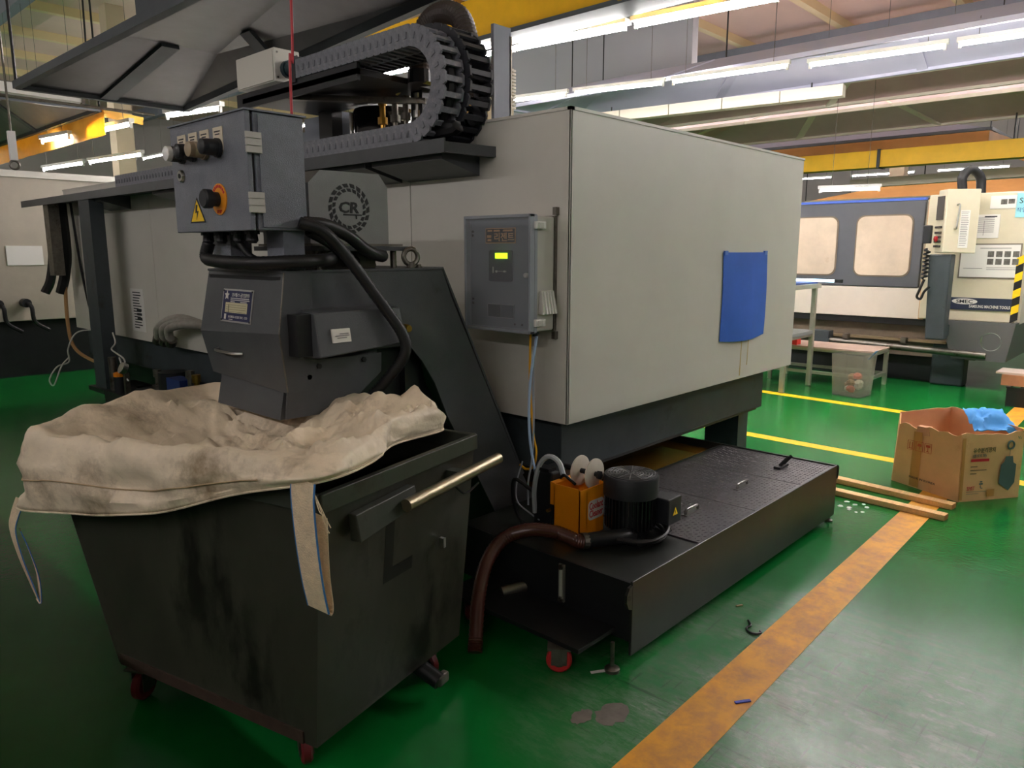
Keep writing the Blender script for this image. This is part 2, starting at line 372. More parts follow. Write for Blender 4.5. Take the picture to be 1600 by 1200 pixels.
hd = hood('extraction_hood', 'grey galvanised extraction hood hanging over the ivory machine', 2.06, 3.52, 3.25, 7.72, 3.0, .22, .34, 1.42, hoodm, hoodd, ribs=1, x1n=3.0)
obj('collar', G().prism([(2.42, 4.8), (2.9, 4.8), (2.95, 6.0), (2.42, 6.0)], 'z', 3.225, 3.5), hoodd, hd)
# neighbouring hood with its orange skirt, far left
h2m = M('hood_dull', S(112, 112, 116), .6, var=.08)
hl = hood('extraction_hood', 'dull grey hood with an orange skirt at the far left', 2.2, 3.83, 10.9, 16.2, 3.42, .35, .5, .9, h2m, hoodd, ribs=1)
orsk = M('orange_vinyl', S(250, 205, 100), .5, var=.15, vs=5, bump=.4, bs=5)
def see_through(m, col, f):
    nt = m.node_tree; tr_ = nt.nodes.new('ShaderNodeBsdfTranslucent'); tr_.inputs[0].default_value = col; mx = nt.nodes.new('ShaderNodeMixShader'); mx.inputs[0].default_value = f
    nt.links.new(nt.nodes['Principled BSDF'].outputs[0], mx.inputs[1]); nt.links.new(tr_.outputs[0], mx.inputs[2]); nt.links.new(mx.outputs[0], nt.nodes['Material Output'].inputs['Surface'])
see_through(orsk, S(250, 205, 90), .35)
def skirt(g, p, q, z0, z1, n=30, amp=.015, seed=0):
    p = Vector(p); q = Vector(q); d = (q-p); nn = Vector((d.y, -d.x, 0)).normalized(); rows = []
    for r in range(5):
        f = r/4; rows.append([p+d*(k/n)+nn*amp*(noise.noise((k*.45+seed, r*.7, seed))*1.6)+Vector((0, 0, z0+(z1-z0)*f)) for k in range(n+1)])
    return g.sheet(rows, .006, nn)
obj('skirt', skirt(G(), (3.86, 10.86, 0), (4.45, 11.1, 0), 3.32, 3.42, n=10), orsk, hl, label='orange wrinkled vinyl skirt', smooth=True)
obj('skirt', skirt(G(), (3.86, 10.86, 0), (3.86, 16.2, 0), 3.1, 3.42, seed=3), orsk, hl, smooth=True)
# row of pale boxed light strip and rods by the left hood
ob = thing('unlit_light_strip', 'pale unlit strip light hanging between the two left hoods', 'lamp', (2.4, 9.2, 3.2))
obj('housing', G().beam((1.4, 9.3, 3.26), (3.0, 9.05, 3.2), .12, .1), lampw, ob)
obj('end_plate', G().beam((3.0, 9.05, 3.2), (3.03, 9.045, 3.2), .14, .12), dsteel, ob)
obj('support_bar', G().cyl((1.4, 9.2, 3.15), (3.7, 8.9, 3.1), .015, 8), dsteel, ob)
for k, (x, y) in enumerate(((.9, 11.5), (1.9, 11.8), (2.1, 12.3), (2.25, 12.2), (2.45, 12.4), (2.6, 12.6), (3.3, 9.6), (1.55, 12.6))):
    o = obj('hanging_wire', G().tube(cr([(x, y, ZR), (x+.02, y, 5.6), (x-.015, y, 3.46)], 5), .011, 5), blk, label='thin dark wire hanging from the roof at the upper left', cat='wire', group='thin hanging wires at the upper left')
# yellow beam of the aisle
yb = thing('overhead_beam', 'thick yellow vinyl wrapped beam at the top centre', 'beam', (6.55, 5.5, 4.0))
obj('wrap', skirt(G(), (6.52, 1.0, 0), (6.62, 9.4, 0), 4.06, 4.5, n=40, amp=.02), yellow, yb, smooth=True)
obj('core', G().box(6.56, 6.9, 1.0, 9.4, 4.05, 4.5), yellow, yb)
for y in (4.55, 6.9): obj('strap', G().box(6.47, 6.92, y, y+.035, 4.02, 4.53), M('strap_brown', S(170, 120, 30), .6), yb)
obj('bottom_edge', G().box(6.5, 6.92, 1.0, 9.4, 4.0, 4.05), hoodd, yb)
for y in (2, 8.5): obj('hanger_rod', G().cyl((6.7, y, 4.5), (6.7, y, ZR), .015, 6), blk, yb)
# hoods beyond the aisle
bluegrey = M('hood_blue_grey', S(168, 169, 186), .6, var=.05, vs=1)
brownh = M('hood_brown_sheet', S(196, 164, 160), .7, var=.1, vs=1.2, bump=.3, bs=3)
greyh = M('hood_grey_sheet', S(198, 176, 174), .7, var=.1, vs=1.2, bump=.3, bs=3)
rimw = M('rim_pale', S(222, 214, 196), .5)
orbr = M('orange_brown_vinyl', S(198, 140, 80), .6, var=.1, vs=2, bump=.3, bs=4)
hood('extraction_hood', 'blue grey hood over the far lathe, behind the second row of lamps', 10.18, 12.1, -3, 9.6, 4.12, .3, .6, 1.2, bluegrey, bluegrey, ribs=3)
hood('extraction_hood', 'brown sheet hood behind the pale boxed duct', 12.3, 14.1, -2, 9, 4.15, .45, .7, 2.2, brownh, rimw, ribs=2)
hood('extraction_hood', 'greyish sheet hood with pale rims right of the machine top', 14.5, 17.3, 1.5, 10, 4.1, .55, 1.1, 2.6, greyh, rimw, ribs=2)
hood('extraction_hood', 'blue grey hood with a brown skirt in the right background', 18.2, 21, 3.6, 12, 4.05, .4, .8, 1.5, bluegrey, hoodd, ribs=1)
sk = thing('vinyl_skirt', 'orange brown vinyl skirt above the long yellow beam', 'skirt', (18.1, 7, 3.7))
obj('cloth', skirt(G(), (18.1, 3.6, 0), (18.1, 12, 0), 3.62, 4.0), orbr, sk, smooth=True)
obj('cloth', skirt(G(), (18.1, 3.6, 0), (21, 3.4, 0), 3.62, 4.0, seed=5), orbr, sk, smooth=True)
yb2 = thing('overhead_beam', 'long bright yellow beam in the right background', 'beam', (17.2, 5, 3.3))
obj('beam', G().box(17.0, 17.35, 2.6, 10, 3.32, 3.66), yellow, yb2); obj('beam', G().hexa([(17.0, -1, 3.36), (17.35, -1, 3.36), (17.35, 2.6, 3.32), (17.0, 2.6, 3.32), (17.0, -1, 3.5), (17.35, -1, 3.5), (17.35, 2.6, 3.66), (17.0, 2.6, 3.66)]), yellow, yb2)
obj('joint_strap', G().box(16.97, 17.38, 5.3, 5.36, 3.30, 3.68), blk, yb2)
for y in (3, 9): obj('hanger_rod', G().cyl((17.2, y, 3.66), (17.2, y, ZR), .015, 6), blk, yb2)
duct = thing('boxed_duct', 'pale boxed duct running above the ivory machine', 'duct', (11.8, 6.4, 3.95))
for i in range(5):
    a = 4.35+i*.92; x = 12.05-(a-4.35)*.135
    obj('section', G().beam((x, a, 3.97), (x-.122, a+.905, 3.97), .2, .17), rimw, duct)
for a in (4.8, 8.2): obj('hanger_rod', G().cyl((12-(a-4.35)*.135, a, 4.05), (12-(a-4.35)*.135, a, 4.13), .012, 6), blk, duct)
wb = thing('white_duct', 'white beam under the long yellow beam', 'duct', (19, 4, 3.2))
obj('body', G().beam((19.2, 6.6, 3.18), (19.2, -2, 3.30), .2, .2), rimw, wb)
for y in (0, 5): obj('hanger_rod', G().cyl((19.2, y, 3.3), (19.2, y, 4.06), .012, 6), blk, wb)
hood('extraction_hood', 'orange brown hood low in the right background', 21.5, 25, -1, 8.6, 2.95, .42, 1.2, 1.8, orbr, rimw, ribs=1)
colm = M('column_beige', S(190, 176, 150), .7)
for k, (x, y, lb) in enumerate(((24.2, 7.0, 'beige building column behind the far lathe door'), (7.3, 19.5, 'beige building column deep in the left hall'), (27.5, 2.0, 'beige building column right of the far lathe'))):
    t = thing('building_column', lb, 'column', (x, y, 0))
    obj('shaft', G().box(x-.2, x+.2, y-.2, y+.2, .05, ZR), colm, t); obj('base_plate', G().box(x-.3, x+.3, y-.3, y+.3, 0, .05), dsteel, t)
# second-bay grey wall boards seen between the lamp rows
for k, (x0, x1, y0, y1, z0, z1) in enumerate(((13, 13.2, 7.5, 16, 4.6, 6.2), (8.2, 9.2, 11, 11.2, 3.6, 5.4))):
    t = thing('partition_board', ('grey hanging partition board above the second lamp row', 'grey hanging partition board behind the yellow beam')[k], 'partition', ((x0+x1)/2, (y0+y1)/2, z0))
    obj('board', G().box(x0, x1, y0, y1, z0, z1), M('board_grey', S(160, 162, 168), .6), t); obj('edge', G().box(x0-.03, x1+.03, y0, y1, z0-.05, z0), rimw, t)
    for f in (.1, .9): obj('hanger_rod', G().cyl((x0+(x1-x0)*f, y0+(y1-y0)*f, z1), (x0+(x1-x0)*f, y0+(y1-y0)*f, ZR), .012, 6), blk, t)

# ------------------------------------------------------------------ the ivory machine
mc = thing('machine_tool', 'big ivory machine enclosure with a dark base filling the middle', 'machine', (4.0, 5.5, 0))
XM, YM, ZT, ZB = 2.72, 2.16, 2.22, .78
obj('enclosure_core', G().box(XM+.012, 5.318, YM+.012, 9.0, ZB+.01, ZT-.004), white, mc)
for a, b in ((2.16, 3.28), (3.286, 5.1), (5.106, 6.8), (6.806, 8.99)):
    obj('rear_panel', G().box(XM, XM+.012, a, b, ZB, ZT), white, mc, bev=.002)
obj('end_panel', G().box(XM, 5.33, YM, YM+.012, ZB, ZT), white, mc, bev=.003)
obj('top_trim', G().box(XM-.004, 5.334, YM-.004, YM+.02, ZT-.002, ZT+.012), white, mc)
obj('top_trim', G().box(XM-.004, XM+.02, YM-.004, 9.0, ZT-.002, ZT+.012), white, mc)
obj('base_casting', G().box(2.80, 5.1, 2.26, 8.9, .49, ZB), base, mc, bev=.004)
obj('base_lip', G().box(2.795, 5.0, 2.255, 8.9, .485, .50), blk, mc)
obj('plinth', G().box(3.0, 4.9, 2.95, 8.8, 0, .49), blk, mc)
obj('foot', G().box(4.95, 5.1, 2.36, 2.62, .03, .49), base, mc); obj('foot_pad', G().box(4.92, 5.13, 2.33, 2.65, 0, .03), blk, mc)
obj('foot', G().box(2.9, 3.05, 3.3, 3.6, .03, .49), base, mc); obj('foot_pad', G().box(2.88, 3.07, 3.28, 3.62, 0, .03), blk, mc)
# cable shelf along the rear
tr = obj('cable_shelf', G().box(2.42, 2.9, 2.67, 9.35, 2.085, 2.095), dark, mc)
obj('shelf_lip', G().box(2.415, 2.425, 2.665, 9.35, 2.05, 2.115), dark, tr)
obj('shelf_end', G().prism([(2.42, 2.667), (2.9, 2.60), (2.9, 2.67), (2.42, 2.67)], 'z', 2.05, 2.1), dark, tr)
for y in (2.74, 3.35): obj('shelf_bracket', G().prism([(2.47, 2.085), (2.72, 2.085), (2.72, 1.97), (2.47, 2.03)], 'y', y, y+.55), dark, tr)
for y in (5.6, 7.2): obj('shelf_bracket', G().prism([(2.47, 2.085), (2.72, 2.085), (2.72, 1.97), (2.47, 2.03)], 'y', y, y+.5), dark, tr)
obj('post', G().box(2.42, 2.54, 7.35, 7.62, .32, 2.085), base, mc, label='dark square post under the cable shelf')
obj('post_foot', G().box(2.38, 2.8, 7.3, 7.7, .3, .34), blk, mc)
obj('post', G().box(2.45, 2.55, 8.6, 8.75, 1.35, 2.085), dsteel, mc)
# notice sticker
st = obj('notice_sticker', G().box(XM-.002, XM, 7.1, 7.4, .86, 1.255), paper, mc, label='white printed notice sticker on the rear panel')
g = G()
for k in range(14):
    zz = 1.22-k*.025; bars(g, (XM-.0025, 7.25, zz), NY, UP, [(-.1+.02*random.random(), .1-.1*random.random(), -.005, .005)])
for k in range(3): bars(g, (XM-.0025, 7.22, 1.06-k*.04), NY, UP, [(-.05, .06, -.012, .012)])
obj('print', g, ink, st)
obj('stain', G().prism([(4.5, .80), (4.515, .80), (4.52, 1.04), (4.512, 1.04)], 'y', YM-.0008, YM), M('rust_stain', S(186, 164, 110), .6), mc)
obj('stain', G().prism([(4.60, .86), (4.61, .86), (4.618, 1.04), (4.61, 1.04)], 'y', YM-.0008, YM), MC['rust_stain'], mc)
# grey hoses looped through the rear panel
gh = M('grey_hose', S(150, 146, 138), .5, var=.15, vs=20)
for k in range(3):
    obj('coolant_hose', G().tube(cr([(2.60, 6.55-k*.13, .85), (2.56, 6.4-k*.1, .97), (2.6, 6.1-k*.08, 1.06-.02*k), (2.72, 5.85, 1.0)], 8), .035, 10), gh, mc, smooth=True)
    obj('hose_collar', G().cyl((2.605, 6.57-k*.13, .83), (2.595, 6.52-k*.13, .875), .045, 12), dsteel, mc)
# hydraulic unit under the rear overhang
hy = thing('hydraulic_unit', 'dark hydraulic unit with brass fittings behind the bag', 'hydraulic unit', (2.6, 6.4, 0))
obj('tank', G().box(2.45, 2.95, 5.2, 6.74, 0, .42), blk, hy); obj('pump_body', G().cyl((2.6, 6.3, .42), (2.6, 6.3, .6), .12, 14), blk, hy, smooth=True)
for k, (y, z, m) in enumerate(((5.75, .62, brass), (5.86, .64, dsteel), (6.5, .58, dsteel), (6.05, .55, brass))):
    obj('fitting', G().lathe((2.55, y, z-.2), UP, [(.03, 0), (.03, .05), (.045, .05), (.045, .09), (.022, .09), (.022, .16), (.035, .16), (.035, .22)], 10), m, hy)
obj('valve_block', G().box(2.48, 2.6, 5.9, 6.15, .42, .58), M('valve_blue', S(30, 50, 110), .5), hy)
obj('tag', G().box(2.44, 2.46, 6.2, 6.36, .36, .39), M('tag_red', S(200, 70, 40), .5), hy)
lu = thing('lubricator', 'black lubricator with an orange cap below the cable shelf post', 'lubricator', (2.42, 7.4, 0))
obj('stand', G().box(2.35, 2.6, 6.78, 7.2, 0, .36), blk, lu); obj('reservoir', G().cyl((2.42, 7.0, .36), (2.42, 7.0, .5), .05, 14), plast, lu, smooth=True)
obj('cap', G().lathe((2.42, 7.0, .5), UP, [(.05, 0), (.05, .03), (.03, .04)], 14), M('cap_orange', S(240, 140, 30), .4), lu)
obj('gauge', G().cyl((2.42, 6.84, .58), (2.38, 6.84, .6), .05, 16), steel, lu, smooth=True); obj('spout', G().box(2.4, 2.44, 6.82, 6.86, .36, .55), dsteel, lu)
obj('filter', G().cyl((2.42, 7.14, .36), (2.42, 7.14, .66), .035, 12), dsteel, lu, smooth=True)
# cords at the post
def cord(name, label, pts, r, m, cat='cable', n=6, k=8, group=None):
    return obj(name, G().tube(cr(pts, k), r, n), m, label=label, cat=cat, smooth=True, group=group)
cord('cable', 'thick black cable hanging beside the post under the shelf end', [(2.56, 8.95, 2.08), (2.57, 9.0, 1.6), (2.52, 9.0, 1.3), (2.46, 9.02, 1.16)], .045, rub)
cord('cable', 'second black cable hanging beside the post under the shelf end', [(2.60, 8.7, 2.08), (2.62, 8.75, 1.6), (2.6, 8.8, 1.35), (2.56, 8.85, 1.16)], .05, rub)
cord('cable', 'tan cable hanging down from the shelf end to the floor', [(2.53, 8.7, 2.08), (2.60, 8.8, 1.5), (2.58, 8.8, .9), (2.6, 8.75, .6), (2.68, 8.5, .47), (2.74, 8.1, .44)], .018, M('tan_cable', S(176, 136, 90), .6))
cord('cable', 'thin black cable hanging straight beside the dark post', [(2.66, 8.6, 2.08), (2.7, 8.6, 1.4), (2.75, 8.55, .8)], .012, rub)
wirem = M('white_wire', S(196, 196, 190), .5)
cord('wire', 'tangled white wire looping beside the dark post', [(2.8, 8.55, .78), (2.6, 8.6, .76), (2.5, 8.6, .6), (2.5, 8.62, .46), (2.38, 8.6, .42), (2.3, 8.6, .30), (2.33, 8.58, .24), (2.42, 8.6, .42), (2.5, 8.62, .5)], .008, wirem, 'wire')
cord('wire', 'tangled white wire hanging in front of the dark base', [(2.5, 7.3, .86), (2.48, 7.2, .78), (2.46, 7.25, .72), (2.44, 7.1, .7), (2.45, 6.95, .66), (2.44, 6.9, .6), (2.46, 7.0, .58), (2.44, 7.02, .66), (2.42, 6.85, .52), (2.42, 6.8, .48)], .007, wirem, 'wire')

# ------------------------------------------------------------------ second machine at the far left
m2 = thing('machine_tool', 'pale machine enclosure at the left edge behind the post', 'machine', (2.5, 12, 0))
obj('enclosure', G().box(.6, 5.2, 11.0, 14, .72, 2.56), M('machine_beige', S(172, 164, 150), .5, var=.05), m2, bev=.01); obj('base_casting', G().box(.8, 5.0, 11.1, 13.9, 0, .72), blk, m2)
obj('top_rail', G().box(.6, 5.2, 10.98, 11.0, 2.5, 2.58), white, m2)
so = obj('socket_panel', G().box(2.62, 3.02, 10.985, 11.0, 1.42, 1.66), paper, m2)
for x in (2.45, 2.75):
    s_ = obj('plug', G().cyl((x, 11, .95), (x, 10.86, .95), .055, 12), plast, m2, smooth=True); obj('plug_tail', G().tube(cr([(x, 10.88, .95), (x+.03, 10.8, .9), (x+.05, 10.8, .72), (x+.2, 10.8, .6)], 5), .025, 8), rub, s_)
hk = thing('lifting_hook', 'pale lifting hook with a ring at the left edge', 'hook', (1.8, 7.0, 2.2))
obj('shank', G().box(1.77, 1.82, 6.98, 7.02, 2.3, 2.52), lampw, hk); obj('ring', G().torus((1.795, 7.0, 2.265), (0, 1, 0), .032, .009, 18, 6), dsteel, hk, smooth=True)
obj('chain', G().cyl((1.795, 7.0, 2.5), (1.795, 7.0, ZR), .008, 6), dsteel, hk)

# ------------------------------------------------------------------ cable carriers on the shelf
def link_mesh(name, hh=.05, wd=.13, pitch=.056):
    """one link: two side plates and two cross bars; travels along +x local, width along y"""
    g = G()
    for s_ in (-1, 1):
        y = s_*wd/2; t = .012*s_
        g.prism([(-pitch*.5, -hh*.8), (-pitch*.38, -hh), (pitch*.42, -hh), (pitch*.66, -hh*.7), (pitch*.66, hh*.7), (pitch*.42, hh), (-pitch*.38, hh), (-pitch*.5, hh*.8)], 'y', min(y, y+t), max(y, y+t))
        g.box(-pitch*.12, pitch*.18, y+t*(1 if s_ > 0 else 1)-.004, y+t+.004, -hh*.3, hh*.3)
    for z in (-hh*.86, hh*.86): g.box(-pitch*.22, pitch*.22, -wd/2, wd/2, z-.006, z+.006)
    me = bpy.data.meshes.new(name); me.from_pydata(g.v, [], g.f)
    bm = bmesh.new(); bm.from_mesh(me); bmesh.ops.recalc_face_normals(bm, faces=bm.faces); bm.to_mesh(me); bm.free(); return me
def carrier(label, xc, yc, zc, R, ystart, yend, m, pitch=.056, wd=.13, hh=.05):
    t = thing('cable_carrier', label, 'cable carrier', (xc, yc, zc-R-hh))
    me = link_mesh('carrier_link', hh, wd, pitch); me.materials.append(m); off = OFF[t]
    path = []; y = ystart
    while y > yc: path.append((y, zc-R, 0)); y -= pitch
    n = int(math.pi*R/pitch)
    for i in range(n+1):
        a = math.pi*i/n; path.append((yc-R*math.sin(a), zc-R*math.cos(a), a))
    y = yc+pitch
    while y < yend: path.append((y, zc+R, math.pi)); y += pitch
    for (y, z, a) in path:
        o = bpy.data.objects.new('link', me); COL.objects.link(o); o.parent = t
        o.location = Vector((xc, y, z))-off
        d = Vector((0, -math.cos(a), math.sin(a))); w_ = Vector((1, 0, 0)); u = d.cross(w_)
        o.rotation_euler = Matrix((d, w_, u)).transposed().to_euler()
    return t
c1 = carrier('grey cable carrier chain looping on the shelf, nearest the viewer', 2.495, 2.945, 2.385, .225, 6.7, 3.95, chain_m, wd=.1)
c2 = carrier('black cable carrier chain loop behind the grey one', 2.64, 2.93, 2.395, .232, 4.6, 3.9, chain_b, wd=.13, hh=.06)
obj('anchor', G().box(2.43, 2.6, 3.92, 3.97, 2.54, 2.68), plast, c1)
obj('cable_bundle', G().tube(cr([(2.51, 6.6, 2.16), (2.51, 3.0, 2.16), (2.51, 2.80, 2.21), (2.51, 2.72, 2.385), (2.51, 2.8, 2.56), (2.51, 3.0, 2.61), (2.51, 3.9, 2.61)], 10), .03, 8), rub, c1, smooth=True)
jb = thing('junction_box', 'white junction box at the start of the grey cable carrier', 'box', (2.55, 4.4, 2.56))
obj('body', G().box(2.45, 2.62, 4.17, 4.62, 2.585, 2.775), M('box_white', S(226, 222, 210), .4), jb, bev=.006)
obj('cover', G().box(2.444, 2.451, 4.18, 4.61, 2.592, 2.768), MC['box_white'], jb)
obj('gland', G().lathe((2.535, 4.17, 2.66), NY, [(.05, 0), (.05, .03), (.04, .03), (.045, .1), (.03, .14), (.03, .22)], 14), M('gland_dark_green', S(40, 60, 66), .45), jb, smooth=True)
for dx in (.02, .15):
    for z in (2.61, 2.75): obj('screw', G().cyl((2.45+dx, 4.17, z), (2.45+dx, 4.166, z), .006, 8), dsteel, jb)
# moving bracket, oil tank and fittings seen inside the loop
ar = thing('carrier_bracket', 'black steel bracket plate under the white junction box', 'bracket', (2.65, 3.7, 2.46))
obj('plate', G().box(2.44, 3.0, 3.35, 4.55, 2.5, 2.53), blk, ar); obj('flange', G().box(2.44, 2.46, 3.35, 4.62, 2.47, 2.56), plast, ar)
obj('stay', G().beam((2.5, 4.1, 2.49), (2.95, 3.4, 2.44), .05, .03), dsteel, ar); obj('leg', G().box(2.92, 3.0, 4.3, 4.45, ZT+.012, 2.5), blk, ar); obj('leg', G().box(2.92, 3.0, 3.4, 3.5, ZT+.012, 2.5), blk, ar)
ot = thing('oil_separator', 'shiny black cylinder with fittings inside the cable carrier loop', 'cylinder', (3.2, 4.1, ZT))
obj('shell', G().lathe((3.15, 4.05, ZT+.013), UP, [(.2, 0), (.21, .02), (.21, .22), (.19, .26)], 24), M('gloss_black', S(26, 26, 30), .12, spec=.8), ot, smooth=True)
obj('panel', G().box(3.0, 3.06, 4.3, 4.75, ZT+.013, 2.5), grey_b, ot); obj('sight_tube', G().cyl((2.93, 4.1, ZT+.02), (2.93, 4.1, 2.46), .012, 8), steel, ot)
for k, (y, m) in enumerate(((3.78, brass), (3.66, dsteel), (3.56, dsteel), (3.45, steel))):
    obj('fitting', G().lathe((2.93, y, ZT+.013), UP, [(.014, 0), (.014, .12), (.03, .12), (.03, .16), (.018, .16), (.018, .23), (.026, .23), (.026, .255)], 10), m, ot)
cord('hose', 'thin yellow hose drooping inside the cable carrier loop', [(2.9, 3.6, 2.5), (2.85, 3.4, 2.53), (2.8, 3.15, 2.46), (2.76, 3.05, 2.3), (2.74, 3.02, 2.2)], .01, M('hose_yellow', S(214, 200, 90), .4), 'hose')
fi = thing('filter_housing', 'pale ribbed filter box seen through the cable carrier loop', 'filter', (3.4, 3.4, ZT))
for k in range(12): obj('rib', G().box(3.35, 3.6, 3.3, 3.62, ZT+.25+k*.02, ZT+.262+k*.02), whiteB, fi)
obj('body', G().box(3.36, 3.59, 3.31, 3.61, ZT+.013, ZT+.49), M('filter_tan', S(190, 176, 140), .6), fi)
fl2 = thing('flexible_duct', 'tan accordion ducts bundled behind the black carrier loop', 'duct', (3.05, 2.78, ZT))
for k, (y, x) in enumerate(((3.0, 2.86), (2.96, 2.93), (2.93, 2.88))):
    pts = cr([(x, y+.16, ZT+.02), (x, y+.06, ZT+.12), (x, y, ZT+.3), (x, y+.06, ZT+.46), (x, y+.2, ZT+.52)], 14)
    obj('accordion_hose', G().tube(pts, .035, 10, rf=lambda i: 1.0 if i % 2 else .78), M('duct_tan', S(206, 168, 96), .6), fl2, smooth=False)
ah = thing('corrugated_hose', 'thick dark corrugated hose arching above the cable carrier', 'hose', (2.8, 3.1, 2.5))
pts = cr([(2.82, 3.30, 2.56), (2.82, 3.30, 2.70), (2.82, 3.22, 2.80), (2.82, 3.10, 2.825), (2.82, 2.98, 2.78), (2.82, 2.92, 2.66), (2.82, 2.90, 2.5), (2.82, 2.9, 2.36)], 14)
obj('hose', G().tube(pts, .058, 14, rf=lambda i: 1.0 if i % 2 else .88), M('hose_brownblack', S(70, 62, 58), .5), ah)
obj('clamp', G().lathe((2.82, 3.30, 2.5), UP, [(.066, 0), (.066, .07)], 14), plast, ah)
up_ = thing('upright_plate', 'grey upright steel plate standing on the machine top', 'plate', (3.05, 2.72, ZT))
obj('plate', G().box(2.96, 3.09, 2.87, 2.89, ZT+.013, 2.76), grey_b, up_); obj('flange', G().box(3.08, 3.10, 2.87, 2.97, ZT+.013, 2.72), rimw, up_)
sn = obj('sensor_block', G().box(2.94, 2.97, 2.89, 2.92, 2.4, 2.55), dsteel, up_)

# ------------------------------------------------------------------ chip conveyor
YC, YD = 2.48, 3.06
cv = thing('chip_conveyor', 'dark grey chip conveyor rising from the machine to the discharge head', 'conveyor', (2.0, 2.77, 0))
# side plates with the swan-neck profile (x,z)
prof = [(1.53, 1.52), (2.222, 1.527), (2.276, 1.40), (2.76, .46), (2.98, .10), (2.98, .0), (2.72, .0), (2.62, .2), (2.246, .851), (2.17, 1.02), (2.10, 1.125), (2.02, 1.21), (1.93, 1.24), (1.53, 1.24)]
for y0, y1 in ((YC, YC+.008), (YD-.008, YD)):
    obj('side_plate', G().prism(prof, 'y', y0, y1), dark, cv)
inn = [(1.44, 1.505), (2.215, 1.51), (2.265, 1.39), (2.74, .46), (2.9, .12), (2.72, .12), (2.3, .9), (2.2, 1.12), (2.1, 1.2), (1.44, 1.2)]
obj('inner_case', G().prism(inn, 'y', YC+.01, YD-.01), blk, cv)
obj('top_cover', G().box(1.44, 2.225, YC-.004, YD+.004, 1.518, 1.528), dark, cv, bev=.002)
obj('back_cover', G().hexa([(2.224, YC, 1.527), (2.232, YC, 1.53), (2.232, YD, 1.53), (2.224, YD, 1.527), (2.76, YC, .46), (2.772, YC, .465), (2.772, YD, .465), (2.76, YD, .46)]), dark, cv)
# head: front cover bulging forwards, its side cheeks
hp = [(1.445, 1.52), (1.56, 1.52), (1.56, 1.08), (1.432, 1.08), (1.405, 1.3)]
hd_ = obj('head_cover', G().hexa([(1.432, YC-.012, 1.075), (1.56, YC-.012, 1.075), (1.56, YD, 1.095), (1.432, YD, 1.095), (1.405, YC-.02, 1.30), (1.56, YC-.012, 1.30), (1.56, YD+.03, 1.27), (1.405, YD+.03, 1.27)]), dark, cv)
obj('head_cover', G().hexa([(1.405, YC-.02, 1.30), (1.56, YC-.012, 1.30), (1.56, YD+.03, 1.27), (1.405, YD+.03, 1.27), (1.445, YC-.006, 1.522), (1.56, YC-.006, 1.522), (1.56, YD, 1.522), (1.445, YD, 1.522)]), dark, cv)
obj('weld_seam', G().tube([(1.446, YC-.008, 1.52), (1.406, YC-.022, 1.30), (1.433, YC-.014, 1.08)], .003, 5), dsteel, cv)
obj('cover_handle', G().tube(cr([(1.415, 2.96, 1.205), (1.385, 2.93, 1.203), (1.383, 2.86, 1.202), (1.385, 2.79, 1.201), (1.415, 2.76, 1.2)], 4), .005, 6), steel, cv, smooth=True)
# discharge chute
obj('chute', G().prism([(1.44, 1.20), (1.88, 1.20), (1.876, 1.105), (1.755, 1.02), (1.742, .968), (1.42, .968), (1.445, 1.09)], 'y', YC+.03, YD-.05), dark, cv)
cp = obj('chute_side_cover', G().prism([(1.436, 1.19), (1.877, 1.185), (1.874, 1.106), (1.752, 1.021), (1.74, .97), (1.425, .975), (1.438, 1.08)], 'y', YC-.004, YC+.004), dark, cv, bev=.001)
for x, z in ((1.576, 1.162), (1.786, 1.166), (1.53, 1.125)): obj('bolt', G().cyl((x, YC-.004, z), (x, YC-.012, z), .011, 6), blk, cp)
obj('back_web', G().prism([(1.755, 1.2), (2.15, 1.2), (2.2, 1.0), (2.45, .6), (2.3, .5), (1.9, .75), (1.76, .95)], 'y', YC+.1, YC+.11), blk, cv)
# sensor guard box on the side
gb = obj('guard_box', G().hexa([(1.505, YC-.13, 1.21), (1.905, YC-.13, 1.235), (1.905, YC, 1.225), (1.505, YC, 1.2), (1.505, YC-.10, 1.375), (1.905, YC-.10, 1.375), (1.905, YC, 1.385), (1.505, YC, 1.385)]), dark, cv, bev=.006)
obj('guard_collar', G().box(1.445, 1.506, YC-.08, YC, 1.215, 1.37), blk, cv)
lp = obj('label_plate', G().hexa([(1.565, YC-.1285, 1.262), (1.645, YC-.1285, 1.262), (1.645, YC-.12, 1.262), (1.565, YC-.12, 1.262), (1.565, YC-.1195, 1.312), (1.645, YC-.1195, 1.312), (1.645, YC-.11, 1.312), (1.565, YC-.11, 1.312)]), inkw, cv, label='small white label plate')
g = G(); bars(g, (1.605, YC-.1265, 1.287), PX, (0, .18, 1), [(-.03, .032, -.001, .001), (-.022, .02, -.009, -.007), (-.01, .03, .006, .008)]); obj('print', g, ink, lp)
obj('shaft_end', G().lathe((1.95, YC, 1.285), NY, [(.03, 0), (.03, .01), (.018, .01), (.018, .09), (.014, .1)], 14), brass, cv, smooth=True)
